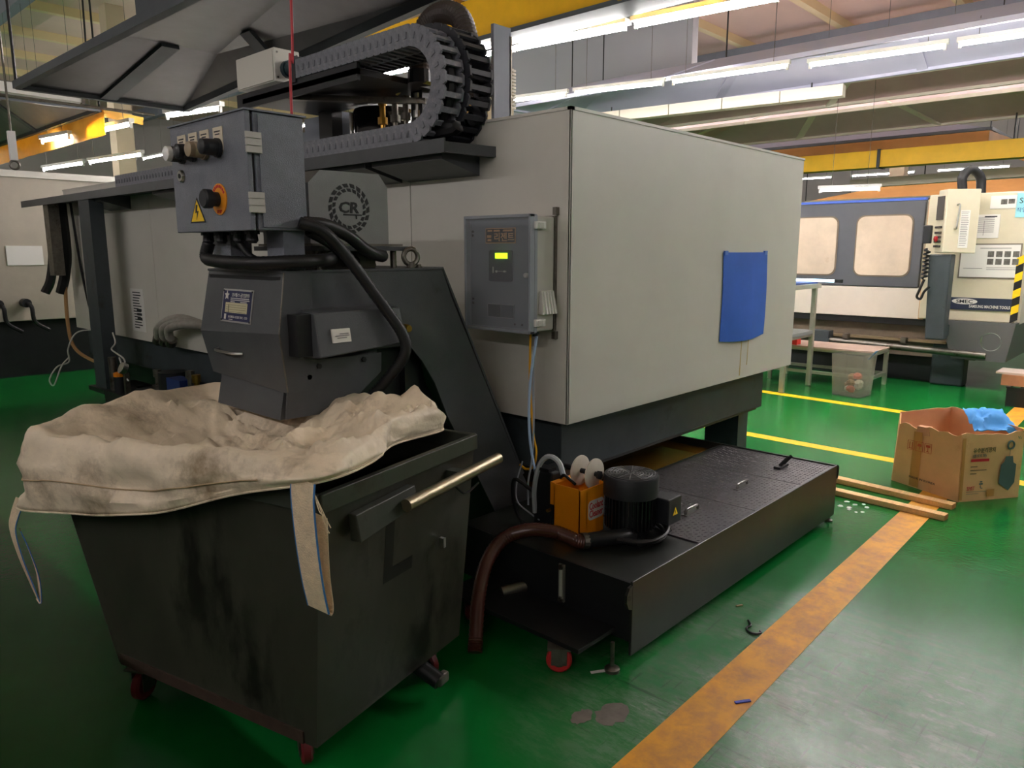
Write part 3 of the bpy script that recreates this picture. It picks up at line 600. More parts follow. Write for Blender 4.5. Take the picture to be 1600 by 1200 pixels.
# nameplate on the head, riveted
NPc = Vector((1.408, 2.80, 1.385)); npu = Vector((.04, 0, .222)).normalized()
def tilt(y, z): return Vector((1.405+(z-1.29)*.18, y, z))
nr = Vector((0, -1, 0)); n0 = tilt(2.79, 1.385); nn_ = nr.cross(npu)
npl = obj('nameplate', plate(G(), n0+nn_*.002, nr, npu, .24, .132, .003), M('plate_silver', S(190, 190, 186), .35, .8), cv, label='blue and silver maker nameplate')
obj('plate_field', plate(G(), n0+nn_*.0042, nr, npu, .225, .118, .0015), M('plate_blue', S(28, 34, 78), .4), npl)
obj('plate_table', plate(G(), n0+nn_*.0056+npu*-.008, nr, npu, .175, .04, .001), M('plate_cream', S(206, 198, 160), .5), npl)
txt('lettering', '코레스공업㈜', n0+nn_*.0055+npu*.043+nr*.025, nr, npu, .016, inkw, npl, width=.14)
txt('lettering', 'KOREA COS TEC. CO', n0+nn_*.0055+npu*-.044+nr*.02, nr, npu, .009, inkw, npl, width=.15)
g = G(); bars(g, n0+nn_*.0055, nr, npu, [(-.05, .095, .028, .031), (-.05, .1, .021, .024), (-.05, -.015, .014, .017), (.03, .08, .014, .017), (-.05, -.02, -.056, -.053), (-.09, -.075, -.055, -.034)]); obj('print', g, inkw, npl)
g = G(); bars(g, n0+nn_*.0064+npu*-.008, nr, npu, [(-.08, .08, .010-k*.009, .011-k*.009) for k in range(4)]+[(-.06, -.058, -.02, .012)]); obj('print', g, ink, npl)
st_ = [(n0+nn_*.0055+nr*(-.082)+npu*.040+(nr*math.sin(k*math.pi/5)+npu*math.cos(k*math.pi/5))*(.02 if k % 2 == 0 else .009)) for k in range(10)]
obj('star_emblem', G().add(st_+[p+nn_*.001 for p in st_], [tuple(range(9, -1, -1)), tuple(range(10, 20))]+[(k, (k+1) % 10, 10+(k+1) % 10, 10+k) for k in range(10)]), inkw, npl)
for a, b in ((-.112, .058), (.112, .058), (-.112, -.058), (.112, -.058)): obj('rivet', G().cyl(n0+nr*a+npu*b, n0+nr*a+npu*b+nn_*.006, .004, 8), blk, npl)
eb = obj('eye_bolt', G().torus((2.09, YC+.05, 1.575), (.25, 1, 0), .033, .011, 20, 8), dsteel, cv, smooth=True); obj('eye_shank', G().cyl((2.09, YC+.05, 1.527), (2.09, YC+.05, 1.55), .018, 10), dsteel, eb)
for x, y in ((1.5, 2.55), (1.5, 2.98), (2.15, 2.55), (2.17, 2.9), (1.62, 2.52)): obj('bolt', G().lathe((x, y, 1.527), UP, [(.016, 0), (.016, .004), (.011, .004), (.011, .014)], 8), dsteel, cv)
obj('motor_mount', G().box(1.62, 2.12, 2.56, 3.0, 1.6, 1.618), dark, cv); 
for x, y in ((1.68, 2.6), (2.05, 2.6), (1.68, 2.95), (2.05, 2.95)): obj('mount_stud', G().cyl((x, y, 1.527), (x, y, 1.6), .014, 8), dsteel, cv)
obj('gearbox', G().box(1.7, 2.0, 2.66, 2.95, 1.527, 1.6), dsteel, cv)
obj('support_leg', G().box(2.05, 2.13, YC+.06, YC+.14, 0, 1.15), blk, cv); obj('support_leg', G().box(2.05, 2.13, YD-.14, YD-.06, 0, 1.15), blk, cv)

# motor guard with the cut-out emblem
mg = thing('motor_guard', 'grey octagonal motor guard with a cut-out CR emblem', 'guard', (1.84, 2.78, 1.618))
oct_ = [(1.645, 1.618), (2.028, 1.618), (2.028, 1.862), (1.985, 1.915), (1.70, 1.912), (1.645, 1.86)]
mgm = M('guard_grey', S(142, 143, 143), .45, var=.08, vs=8, bump=.1, bs=220)
obj('face_plate', G().prism(oct_, 'y', 2.60, 2.606), mgm, mg); obj('shroud', G().prism(oct_, 'y', 2.606, 2.96), mgm, mg)
obj('foot_flange', G().box(1.63, 2.08, 2.57, 2.98, 1.619, 1.628), dsteel, mg)
cx, cz = 1.832, 1.768; g = G()
for ring, (r0, r1, n, off, skw) in enumerate(((.068, .081, 18, 0, .08), (.085, .1, 18, .5, .08))):
    for k in range(n):
        a0 = 2*math.pi*(k+off)/n; a1 = a0+2*math.pi/n*.68
        q = [(cx+r*math.cos(a), cz+r*math.sin(a)) for r, a in ((r0, a0), (r0, a1), (r1, a1+skw), (r1, a0+skw))]
        g.prism(q, 'y', 2.5985, 2.6005)
obj('slot_ring', g, blk, mg, label='ring of dark ventilation slots')
txt('emblem', 'CR', (cx, 2.599, cz+.005), PX, (.12, 0, 1), .046, blk, mg, width=.1, ext=.001, bold=.03)
g = G(); bars(g, (cx, 2.599, cz), PX, UP, [(-.03, .06, -.027, -.021), (.03, .036, -.04, -.027)], .001); obj('emblem_tail', g, blk, mg)

# electrical box on the conveyor head
el = thing('electrical_box', 'dark hammered steel electrical box with buttons above the conveyor head', 'electrical box', (1.43, 2.75, 1.55))
EX, EY0, EY1, EZ0, EZ1 = 1.325, 2.465, 3.06, 1.672, 2.07
obj('body', G().box(EX+.03, 1.55, EY0, EY1, EZ0, EZ1), boxg, el, bev=.004)
obj('side_cover', G().box(EX+.045, 1.545, EY0-.006, EY0, EZ0+.01, EZ1-.008), boxg, el)
obj('door_gasket', G().box(EX+.02, EX+.03, EY0+.008, EY1-.008, EZ0+.008, EZ1-.008), rub, el)
dr = obj('door', G().box(EX, EX+.02, EY0, EY1, EZ0-.002, EZ1+.004), boxg, el, bev=.004)
obj('top_rain_lip', G().box(EX-.006, 1.56, EY0-.008, EY1+.006, EZ1+.002, EZ1+.008), boxg, el)
for z in (1.965, 1.765):
    h = obj('hinge', G().box(EX-.004, EX+.05, EY0-.016, EY0-.006, z-.035, z+.035), M('hinge_cast', S(205, 203, 196), .35, .7), el, label='bright cast hinge')
    for dz in (-.024, 0, .024): obj('hinge_knuckle', G().box(EX-.012, EX+.046, EY0-.022, EY0-.016, z+dz-.010, z+dz+.010), MC['hinge_cast'], h)
cream = M('legend_cream', S(216, 204, 182), .5)
btn = [(2.955, 'white'), (2.86, 'black'), (2.765, 'tan'), (2.66, 'black')]
bm_ = {'white': M('lens_white', S(245, 245, 245), .25), 'black': plast, 'tan': M('knob_tan', S(150, 134, 112), .45)}
for k, (y, c) in enumerate(btn):
    lg = obj('legend_plate', G().prism([(y-.035, 1.965), (y+.035, 1.965), (y+.035, 2.035), (y-.035, 2.035)], 'x', EX-.003, EX).prism([(y+.035*math.cos(a), 1.967-.035*math.sin(a)) for a in [math.pi*i/10 for i in range(11)]], 'x', EX-.003, EX), cream, el)
    g = G(); bars(g, (EX-.0035, y, 2.018), NY, UP, [(-.024, .02, 0, .004), (-.018, .015, -.01, -.006)]); obj('print', g, ink, lg)
    b = obj('push_button', G().lathe((EX-.002, y, 1.963), NX, [(.034, 0), (.034, .012), (.029, .012), (.029, .045), (.026, .05)], 18), plast if c != 'tan' else bm_['tan'], el, smooth=True, label={'white': 'white lamp lens button', 'black': 'black push button', 'tan': 'tan selector button'}[c])
    obj('button_cap', G().lathe((EX-.045, y, 1.963), NX, [(.026, 0), (.028, .004), (.027, .022), (.018, .027)], 18), bm_[c], b, smooth=True)
lk = obj('key_lock', G().lathe((EX, 2.975, 1.885), NX, [(.024, 0), (.024, .006), (.02, .012)], 18), steel, el, smooth=True); obj('keyhole', G().cyl((EX-.012, 2.975, 1.885), (EX-.014, 2.975, 1.885), .009, 12), blk, lk)
rs = obj('emergency_ring', G().lathe((EX, 2.68, 1.785), NX, [(.056, 0), (.056, .004)], 28), M('ring_orange', S(244, 158, 40), .45), el, smooth=True, label='orange emergency stop ring')
obj('emergency_knob', G().lathe((EX-.004, 2.69, 1.785), NX, [(.026, 0), (.026, .022), (.034, .026), (.035, .05), (.029, .056)], 20), plast, rs, smooth=True)
g = G()
for k in range(9):
    a = math.radians(60-15*k); bars(g, (EX-.0045, 2.68-.046*math.sin(a), 1.785+.046*math.cos(a)), (0, -math.cos(a), -math.sin(a)), (0, -math.sin(a), math.cos(a)), [(-.004, .004, -.005, .005)])
obj('print', g, inkr, rs)
txt('lettering', 'STOP', (EX-.005, 2.68, 1.741), NY, UP, .011, inkr, rs)
tri = [(2.80, 1.705), (2.93, 1.705), (2.865, 1.80)]
wt = obj('warning_label', G().prism(tri, 'x', EX-.0015, EX), ink, el, label='yellow high voltage warning triangle')
def shrink(t, f): cx_ = sum(p[0] for p in t)/3; cy_ = sum(p[1] for p in t)/3; return [(cx_+(a-cx_)*f, cy_+(b-cy_)*f) for a, b in t]
obj('triangle_field', G().prism(shrink(tri, .84), 'x', EX-.0024, EX-.001), M('sign_yellow', S(248, 205, 30), .4), wt)
obj('flash', G().prism([(2.872, 1.773), (2.880, 1.742), (2.865, 1.745), (2.873, 1.716), (2.852, 1.750), (2.866, 1.748), (2.858, 1.771)], 'x', EX-.0032, EX-.002), ink, wt)
obj('bracket', G().box(1.46, 1.545, EY0+.02, EY0+.14, 1.53, EZ0), boxg, el); obj('bracket', G().box(1.44, 1.53, 2.85, 3.0, 1.53, EZ0), boxg, el)
for k, y in enumerate((2.95, 2.84, 2.70, 2.60)): obj('cable_gland', G().lathe((1.4, y, EZ0), (0, 0, -1), [(.028, 0), (.028, .012), (.02, .012), (.022, .035), (.014, .045)], 12), plast, el)
red_c = cord('cable', 'thin red cable rising from the electrical box to the roof', [(1.60, 2.62, 2.0), (1.605, 2.62, 2.3), (1.625, 2.62, 2.8), (1.64, 2.62, ZR)], .0055, M('red_cable', S(176, 40, 50), .45))
# conduits
def conduit(label, pts, r, m=rub, k=16, amp=.06):
    return obj('flexible_conduit', G().tube(cr(pts, k), r, 12, rf=lambda i: 1+amp*(i % 2)), m, label=label, cat='hose', smooth=True)
conduit('black conduit looping under the electrical box', [(1.40, 2.95, 1.63), (1.39, 2.96, 1.575), (1.38, 2.85, 1.56), (1.39, 2.6, 1.555), (1.47, 2.45, 1.56), (1.62, 2.47, 1.565), (1.72, 2.55, 1.575)], .024)
conduit('long black conduit hanging over the conveyor side', [(1.5, 2.44, 1.70), (1.575, 2.41, 1.672), (1.67, 2.40, 1.58), (1.79, 2.36, 1.406), (1.865, 2.32, 1.274), (1.872, 2.32, 1.19), (1.83, 2.38, 1.09), (1.80, 2.47, 1.0)], .022)
conduit('upper black conduit running to the motor guard', [(1.53, 2.46, 1.70), (1.62, 2.46, 1.695), (1.74, 2.49, 1.66), (1.84, 2.5, 1.60), (1.94, 2.54, 1.578), (2.02, 2.64, 1.585)], .024)
conduit('short black conduit resting on the conveyor top', [(1.55, 2.46, 1.67), (1.65, 2.48, 1.63), (1.75, 2.50, 1.567), (1.82, 2.58, 1.556), (1.88, 2.64, 1.556)], .02)
conduit('thin black conduit under the electrical box', [(1.40, 2.70, 1.63), (1.42, 2.66, 1.58), (1.46, 2.6, 1.555), (1.56, 2.6, 1.55)], .012)

# ------------------------------------------------------------------ controller box on the machine
rg = thing('controller_box', 'grey controller box with a clear lid on the machine rear panel', 'control box', (2.63, 2.44, 1.2))
RX, RY0, RY1, RZ0, RZ1 = 2.545, 2.228, 2.655, 1.225, 1.762
abs_ = M('abs_grey', S(200, 198, 190), .45)
obj('body', G().box(RX+.02, 2.70, RY0+.006, RY1-.006, RZ0+.008, RZ1-.008), abs_, rg, bev=.008)
obj('back_plate', G().box(2.70, 2.719, RY0+.004, RY1-.004, RZ0+.004, RZ1-.004), dsteel, rg)
obj('lid_frame', G().prism(rrect((RY0+RY1)/2, (RZ0+RZ1)/2, RY1-RY0, RZ1-RZ0, .012), 'x', RX+.012, RX+.03), M('lid_grey', S(156, 161, 170), .3), rg)
obj('inner_panel', G().box(RX+.008, RX+.0125, RY0+.02, RY1-.02, RZ0+.02, RZ1-.02), M('panel_bluegrey', S(124, 130, 142), .35), rg)
obj('clear_lid', G().prism(rrect((RY0+RY1)/2, (RZ0+RZ1)/2, RY1-RY0-.004, RZ1-RZ0-.004, .014), 'x', RX-.018, RX-.014), clear, rg, label='clear plastic lid')
for y0, y1, z0, z1 in ((RY0, RY0+.012, RZ0, RZ1), (RY1-.012, RY1, RZ0, RZ1), (RY0, RY1, RZ0, RZ0+.014), (RY0, RY1, RZ1-.014, RZ1)):
    obj('lid_edge', G().box(RX-.02, RX+.012, y0, y1, z0, z1), MC['lid_grey'], rg, bev=.003)
RN = RX+.0075
sg = obj('name_sign', G().box(RX+.004, RX+.009, 2.345, 2.528, 1.638, 1.70), ink, rg, label='dark sign with tan Korean letters')
tan = M('letter_tan', S(226, 176, 124), .5)
txt('lettering', '리젠트', (RX+.0035, 2.41, 1.663), NY, UP, .04, tan, sg, width=.125, bold=.012)
g = G(); bars(g, (RX+.0035, 2.437, 1.692), NY, UP, [(-.08, -.05, -.004, .004), (-.04, .0, -.004, .004), (.02, .08, -.004, .004)]); bars(g, (RX+.0035, 2.505, 1.66), NY, UP, [(-.015, .012, 0, .012), (-.012, .012, -.016, -.006)]); obj('print', g, tan, sg)
obj('sign_edge', G().box(RX+.0055, RX+.0085, 2.341, 2.532, 1.634, 1.704), tan, sg)
kp = obj('key_panel', G().prism(rrect(2.434, 1.53, .15, .145, .01), 'x', RX+.003, RX+.009), M('key_panel_navy', S(44, 48, 64), .35), rg)
obj('display', G().box(RX+.001, RX+.004, 2.388, 2.466, 1.564, 1.59), M('display_green', S(150, 240, 20), .3, emit=1.2), kp, label='lit green display')
g = G(); bars(g, (RX+.0028, 2.434, 1.505), NY, UP, [(-.05, -.044, -.008, .02), (-.035, .04, -.001, .001), (-.03, -.02, -.006, .004), (.02, .035, -.004, .004)]); obj('print', g, inkw, kp)
lb = obj('data_label', G().prism(rrect(2.434, 1.32, .175, .066, .006), 'x', RX+.004, RX+.009), M('label_silver', S(170, 172, 176), .4, .5), rg)
obj('label_field', G().box(RX+.003, RX+.005, 2.435, 2.516, 1.291, 1.349), ink, lb); obj('label_field', G().box(RX+.003, RX+.005, 2.352, 2.432, 1.291, 1.349), M('label_navy', S(70, 74, 90), .4), lb)
for z in (1.69, 1.672, 1.37, 1.35): obj('panel_screw', G().cyl((RX+.009, 2.62, z), (RX+.005, 2.62, z), .006, 8), blk, rg)
for y in (2.345, 2.30): obj('panel_screw', G().cyl((RX+.009, y, 1.262), (RX+.005, y, 1.262), .005, 8), blk, rg)
obj('knob', G().lathe((RX+.008, 2.272, 1.49), NX, [(.012, 0), (.012, .01), (.008, .016)], 12), paper, rg)
for z in (1.712, 1.274): 
    l = obj('latch', G().box(RX+.006, RX+.075, RY0-.014, RY0+.004, z-.017, z+.017), paper, rg, bev=.004); obj('latch_tongue', G().box(RX+.02, RX+.05, RY0-.02, RY0-.014, z-.012, z+.012), abs_, l)
vh = obj('vent_hood', G().hexa([(2.585, RY0-.03, 1.312), (2.69, RY0-.03, 1.312), (2.69, RY0+.006, 1.312), (2.585, RY0+.006, 1.312), (2.595, RY0-.012, 1.42), (2.68, RY0-.012, 1.42), (2.68, RY0+.006, 1.42), (2.595, RY0+.006, 1.42)]), abs_, rg, bev=.004)
for k in range(4): obj('vent_rib', G().hexa([(2.605+k*.02, RY0-.036, 1.314), (2.613+k*.02, RY0-.036, 1.314), (2.613+k*.02, RY0-.02, 1.314), (2.605+k*.02, RY0-.02, 1.314), (2.607+k*.02, RY0-.016, 1.415), (2.613+k*.02, RY0-.016, 1.415), (2.613+k*.02, RY0-.01, 1.415), (2.607+k*.02, RY0-.01, 1.415)]), paper, vh)
for z0, z1 in ((RZ1, RZ1+.035), (RZ0-.035, RZ0)): obj('mounting_ear', G().box(2.695, 2.72, RY0-.006, RY0+.014, z0, z1), dsteel, rg)
obj('cable_gland', G().lathe((2.60, 2.262, RZ0+.008), (0, 0, -1), [(.018, 0), (.018, .012), (.012, .014), (.012, .024)], 12), plast, rg)
cord('cable', 'yellow cable running down from the controller box', [(2.6, 2.29, 1.22), (2.6, 2.292, .98), (2.6, 2.27, .75), (2.6, 2.25, .66), (2.61, 2.275, .58), (2.62, 2.33, .55), (2.63, 2.38, .56)], .006, M('cable_yellow', S(245, 180, 30), .45))
cord('cable', 'pale grey cable running down beside the yellow one', [(2.6, 2.262, 1.21), (2.59, 2.262, 1.05), (2.58, 2.25, .8), (2.58, 2.26, .62), (2.6, 2.3, .5), (2.6, 2.3, .38)], .005, M('cable_grey', S(170, 176, 186), .45))
cord('tube', 'pale blue tube curving down to the orange cleaner', [(2.6, 2.25, 1.21), (2.56, 2.255, 1.0), (2.55, 2.25, .76), (2.55, 2.21, .57), (2.54, 2.14, .41), (2.52, 2.05, .355)], .007, M('tube_blue', S(170, 196, 226), .35), 'tube')
cord('tube', 'thick white tube arched over the black pump of the cleaner', [(2.5, 2.17, .40), (2.49, 2.165, .52), (2.5, 2.145, .63), (2.5, 2.09, .685), (2.5, 2.03, .67), (2.5, 2.0, .61)], .012, M('tube_white', S(196, 204, 210), .35), 'tube')
# blue sheet on the end panel
rows = []
for r in range(9):
    f = r/8; zz = 1.59-f*.54; rows.append([(4.2+.61*k/12+.012*math.sin(f*3), YM-.004-.016*math.sin(k/12*math.pi)*(.3+f)-.012*f*noise.noise((k*.3, f*2, 1)), zz-.018*math.sin(k/12*math.pi)*f) for k in range(13)])
bs_ = thing('blue_sheet', 'blue plastic sheet hung on the ivory end panel', 'plastic sheet', (4.5, YM-.01, 1.05))
obj('sheet', G().sheet(rows, .003, (0, -1, 0)), M('sheet_blue', S(50, 100, 200), .5, var=.12, vs=3), bs_, smooth=True)
for x in (4.23, 4.78): obj('tape', G().box(x-.02, x+.02, YM-.012, YM-.0005, 1.575, 1.60), M('tape_clear', S(90, 130, 210), .4), bs_)

# ------------------------------------------------------------------ chip hopper
HOP = (1.074, 1.792, 0); HR = math.radians(13.2)
hp_ = thing('chip_hopper', 'oily dark steel chip hopper on casters with a bag in it', 'hopper', HOP, HR, local=True)
Bo = [(0, 0), (.77, 0), (.77, .97), (0, .97)]; To = [(-.02, -.077), (.775, -.077), (.775, 1.25), (-.02, 1.25)]
def ringz(P, z, d=0):
    cx_ = sum(p[0] for p in P)/4; cy_ = sum(p[1] for p in P)/4
    return [(a-d*(1 if a > cx_ else -1), b-d*(1 if b > cy_ else -1), z) for a, b in P]
o_b, o_t, i_b, i_t = ringz(Bo, .14), ringz(To, .94), ringz(Bo, .15, .006), ringz(To, .94, .006)
for k in range(4):
    j = (k+1) % 4; obj('wall', G().hexa([o_b[k], o_b[j], i_b[j], i_b[k], o_t[k], o_t[j], i_t[j], i_t[k]]), hopm, hp_)
obj('bottom', G().hexa(ringz(Bo, .13)+ringz(Bo, .15)), hopm, hp_)
rimP = ringz(To, 0)
for k in range(4):
    a = Vector(rimP[k]); b = Vector(rimP[(k+1) % 4]); obj('rim', G().hexa([(a.x, a.y, .90), (b.x, b.y, .90)]+[(b.x*1, b.y, .90), (a.x, a.y, .90)]+[(a.x, a.y, .955), (b.x, b.y, .955), (b.x, b.y, .955), (a.x, a.y, .955)]) if False else G().beam((a.x, a.y, .915), (b.x, b.y, .915), .022, .056), hopd, hp_, bev=.003)
obj('rust_skid', G().beam((0, .05, .15), (0, .95, .15), .012, .04), M('rusty_edge', S(58, 44, 34), .7, var=.3, vs=14), hp_)
# handle on the right wall: channel plate and tube
obj('handle_plate', G().hexa([(.10, -.115, .768), (.38, -.115, .80), (.38, -.075, .80), (.10, -.075, .768), (.10, -.10, .85), (.38, -.10, .862), (.38, -.07, .862), (.10, -.07, .85)]), hopd, hp_, bev=.003)
obj('handle_tube', G().cyl((.30, -.125, .822), (.86, -.125, .836), .021, 18), M('worn_tube', S(150, 140, 116), .38, .85, var=.25, vs=16), hp_, smooth=True, label='worn steel push tube')
obj('tube_mount', G().box(.6, .64, -.125, -.06, .81, .85), hopd, hp_)
obj('hook_plate', G().box(.57, .583, -.075, -.055, .575, .61), steel, hp_)
obj('wire_tie', G().tube(cr([(.60, -.10, .80), (.62, -.13, .77), (.7, -.11, .76), (.76, -.1, .765)], 6), .004, 5), blk, hp_)
# painted letter L (follows the leaning wall)
def yw(z): return -.077*(z-.14)/.81-.0012
def Lq(x0, x1, z0, z1): return [(x0, yw(z0), z0), (x1, yw(z0), z0), (x1, yw(z0)+.001, z0), (x0, yw(z0)+.001, z0), (x0, yw(z1), z1), (x1, yw(z1), z1), (x1, yw(z1)+.001, z1), (x0, yw(z1)+.001, z1)]
obj('painted_letter', G().hexa(Lq(.28, .325, .55, .78)).hexa(Lq(.325, .43, .55, .595)), M('letter_black', S(7, 7, 7), .5), hp_, label='black painted letter L')
obj('drain_pipe', G().cyl((.55, .08, .12), (.55, -.06, .07), .03, 12), blk, hp_, smooth=True); obj('drain_tap', G().box(.54, .60, -.07, -.04, .05, .09), dsteel, hp_, bev=.008)
def caster(parent, x, y, r, ang=0, m=redw, top=.14, wd=.035):
    ca, sa = math.cos(ang), math.sin(ang); f = lambda a, b, z: (x+a*ca-b*sa, y+a*sa+b*ca, z)
    ax = (-sa, ca, 0)
    k = obj('caster_fork', G().hexa([f(-.03, -wd/2-.006, r*.7), f(.03, -wd/2-.006, r*.7), f(.03, -wd/2-.002, r*.7), f(-.03, -wd/2-.002, r*.7), f(-.03, -wd/2-.006, top-.006), f(.03, -wd/2-.006, top-.006), f(.03, -wd/2-.002, top-.006), f(-.03, -wd/2-.002, top-.006)])
            .hexa([f(-.03, wd/2+.002, r*.7), f(.03, wd/2+.002, r*.7), f(.03, wd/2+.006, r*.7), f(-.03, wd/2+.006, r*.7), f(-.03, wd/2+.002, top-.006), f(.03, wd/2+.002, top-.006), f(.03, wd/2+.006, top-.006), f(-.03, wd/2+.006, top-.006)])
            .hexa([f(-.045, -.04, top-.008), f(.045, -.04, top-.008), f(.045, .04, top-.008), f(-.045, .04, top-.008), f(-.045, -.04, top), f(.045, -.04, top), f(.045, .04, top), f(-.045, .04, top)]), dsteel, parent)
    c = Vector((x, y, r)); d = Vector(ax)
    obj('caster_wheel', G().lathe(c-d*wd/2, d, [(r*.85, 0), (r, wd*.2), (r, wd*.8), (r*.85, wd)], 20), m, k, smooth=True)
    obj('caster_hub', G().lathe(c-d*(wd/2+.004), d, [(r*.35, 0), (r*.5, .003), (r*.5, wd+.005), (r*.35, wd+.008)], 14), dsteel, k, smooth=True)
for x, y, a in ((.07, .12, .9), (.03, .88, .3), (.65, .07, 1.4), (.66, .85, .2)): caster(hp_, x, y, .055, a, top=.131)

# bulk bag hung over the hopper rim (same frame as the hopper)
bg = thing('bulk_bag', 'soiled white woven bulk bag draped over the hopper rim', 'bag', HOP, HR, local=True)
hem = [(-.06, -.125, 1.0), (-.075, .2, .915), (-.085, .55, .80), (-.09, 1.0, .72), (-.07, 1.385, .685), (.38, 1.38, .76), (.82, 1.36, .86), (.82, .95, .9), (.82, .6, .92), (.82, .3, .95), (.72, .02, .965), (.42, .01, .975), (.18, -.09, .985)]
mid = [(-.07, -.12, 1.02), (-.09, .2, .97), (-.10, .55, .90), (-.10, 1.0, .86), (-.08, 1.30, .84), (.38, 1.32, .88), (.83, 1.34, .91), (.83, .95, .95), (.83, .6, .97), (.82, .3, 1.0), (.73, .03, 1.0), (.42, .0, 1.01), (.18, -.10, 1.01)]
rdg = [(-.02, -.05, 1.045), (-.05, .25, 1.045), (-.06, .6, 1.005), (-.05, 1.0, .975), (-.06, 1.24, .995), (.38, 1.32, 1.02), (.79, 1.34, 1.01), (.82, .95, 1.02), (.79, .6, 1.02), (.78, .3, 1.05), (.70, .05, 1.06), (.42, .02, 1.06), (.16, -.06, 1.05)]
in1 = [(.10, .08, 1.02), (.10, .3, .97), (.08, .6, .92), (.07, .95, .90), (.10, 1.12, .955), (.38, 1.16, .955), (.66, 1.17, .965), (.68, .95, .975), (.67, .62, .985), (.66, .36, 1.03), (.60, .15, 1.03), (.42, .12, 1.04), (.25, .05, 1.035)]
in2 = [(.22, .3, .97), (.2, .42, .90), (.2, .62, .86), (.2, .85, .85), (.25, .95, .85), (.38, .97, .85), (.52, .97, .86), (.54, .85, .87), (.55, .65, .89), (.54, .46, .95), (.5, .32, .99), (.42, .28, 1.0), (.32, .28, 1.0)]
in3 = [(.36+.05*math.cos(2*math.pi*k/13+3.6), .62-.1*math.sin(2*math.pi*k/13+4.0), .87) for k in range(13)]
NB = 156; rings = [cr(r, NB//13, closed=True) for r in (hem, mid, rdg, in1, in2, in3)]
rings = [r[:NB] for r in rings]; NR = 9; full = []
for k in range(NB): full.append(cr([r[k] for r in rings], NR))
RR = len(full[0])
def crump(p, f):
    d = noise.voronoi(p*f)[0]; return min(.45, d[1]-d[0])
def fold(p, s, i):
    x = p*3.1; a = 0
    for fr, am in ((1.0, .035), (2.1, .02), (4.3, .009)):
        q = Vector((x.x*fr+s, x.y*fr*.8, x.z*fr*1.6)); n_ = noise.noise(q+Vector((noise.noise(q*.7), 3.1, 0))*1.2); a += am*(1-2.2*abs(n_))
    a = a*.75+.034*(crump(p+Vector((noise.noise(p*4), noise.noise(p*4+Vector((5, 0, 0))), 0))*.05, 5.5)-.2)+.012*(crump(p, 12)-.2); return a-.026
gb_ = G(); vs = []
for i in range(RR):
    for k in range(NB):
        p = full[k][i]; t = i/(RR-1)
        cdir = Vector((p.x-.37, p.y-.58, 0)); cdir = cdir.normalized() if cdir.length > .02 else Vector((0, 0, 1))
        amp = (.35 if i < 3 else .9) if t < .42 else 1.25
        if t > .85: amp *= (1-t)/.15
        if 11 <= i <= 25: amp *= .4 if k < 52 else (.6 if k < 110 else 1)
        d_ = fold(p, 4.2, i)*amp
        if t < .4: q = p+cdir*d_*.9+Vector((0, 0, d_*.35))
        else: q = p+Vector((0, 0, d_*1.5))+cdir*d_*.3
        if 6 <= i <= 8 and False: pass
        vs.append(q)
fs = [(i*NB+k, i*NB+(k+1) % NB, (i+1)*NB+(k+1) % NB, (i+1)*NB+k) for i in range(RR-1) for k in range(NB)]
fs.append(tuple((RR-1)*NB+k for k in range(NB)))
gb_.add(vs, fs); bo = obj('bag_skin', gb_, bagm, bg, smooth=True)
sd = bo.modifiers.new('thick', 'SOLIDIFY'); sd.thickness = .003
g = G(); g.tube([vs[k]+Vector((0, 0, -.002)) for k in range(NB)], .0035, 6, closed=True); obj('hem_roll', g, bagm, bg, smooth=True)
g = G(); g.tube([vs[k+NB*7]+Vector((-.004, 0, .002)) for k in range(8, 62)], .0025, 5); obj('seam', g, M('bag_seam', S(180, 156, 120), .7), bg, smooth=True)
def strap(pts, wv, th=.004):
    """webbing strap; wv gives the half-width vector at every point"""
    P = cr(pts, 8); n = len(P); Wd = [Vector(wv[0]).lerp(Vector(wv[1]), i/(n-1)) for i in range(n)]; rows = [[P[i]-Wd[i]*(1-2*j/4) for j in range(5)] for i in range(n)]
    nr_ = (P[1]-P[0]).cross(Wd[0]).normalized(); g = G().sheet(rows, th, nr_)
    e1 = [P[i]-Wd[i]*1.0+nr_*th/2 for i in range(n)]; e2 = [P[i]+Wd[i]*1.0+nr_*th/2 for i in range(n)]
    return g, e1, e2
g, e1, e2 = strap([(-.085, -.085, 1.005), (-.10, -.095, .95), (-.105, -.108, .83), (-.10, -.118, .72), (-.085, -.118, .645)], [(0, .041, .006), (0, .037, .004)])
sp = obj('lifting_strap', g, strapm, bg, smooth=True); obj('strap_edge', G().tube(e1, .0028, 5).tube(e2, .0028, 5), bluem, sp)
g, e1, e2 = strap([(-.085, -.118, .645), (-.07, -.118, .635), (-.062, -.115, .66), (-.06, -.105, .75), (-.055, -.1, .9)], [(0, .036, .004), (0, .036, .006)])
obj('lifting_strap', g, strapm, bg, smooth=True)
g = G(); 
for a in ((.005, .02), (.012, -.01), (.018, .006)): g.tube(cr([(-.088, -.125, .98), (-.09, -.14-a[0], .93), (-.085, -.148-a[0], .90+a[1]), (-.08, -.155-a[0], .88+a[1])], 4), .0015, 4)
obj('frayed_thread', g, strapm, bg)
g, e1, e2 = strap([(-.07, 1.37, .70), (-.08, 1.40, .64), (-.09, 1.41, .58), (-.085, 1.39, .48), (-.08, 1.345, .38), (-.078, 1.31, .315)], [(.006, .04, 0), (.008, .026, 0)])
s2 = obj('lifting_strap', g, strapm, bg, smooth=True); obj('strap_edge', G().tube(e1, .0022, 5).tube(e2, .0018, 5), bluem, s2)
g, e1, e2 = strap([(-.078, 1.31, .315), (-.075, 1.298, .33), (-.07, 1.305, .42), (-.075, 1.34, .52), (-.08, 1.37, .585)], [(.008, .026, 0), (.008, .02, 0)])
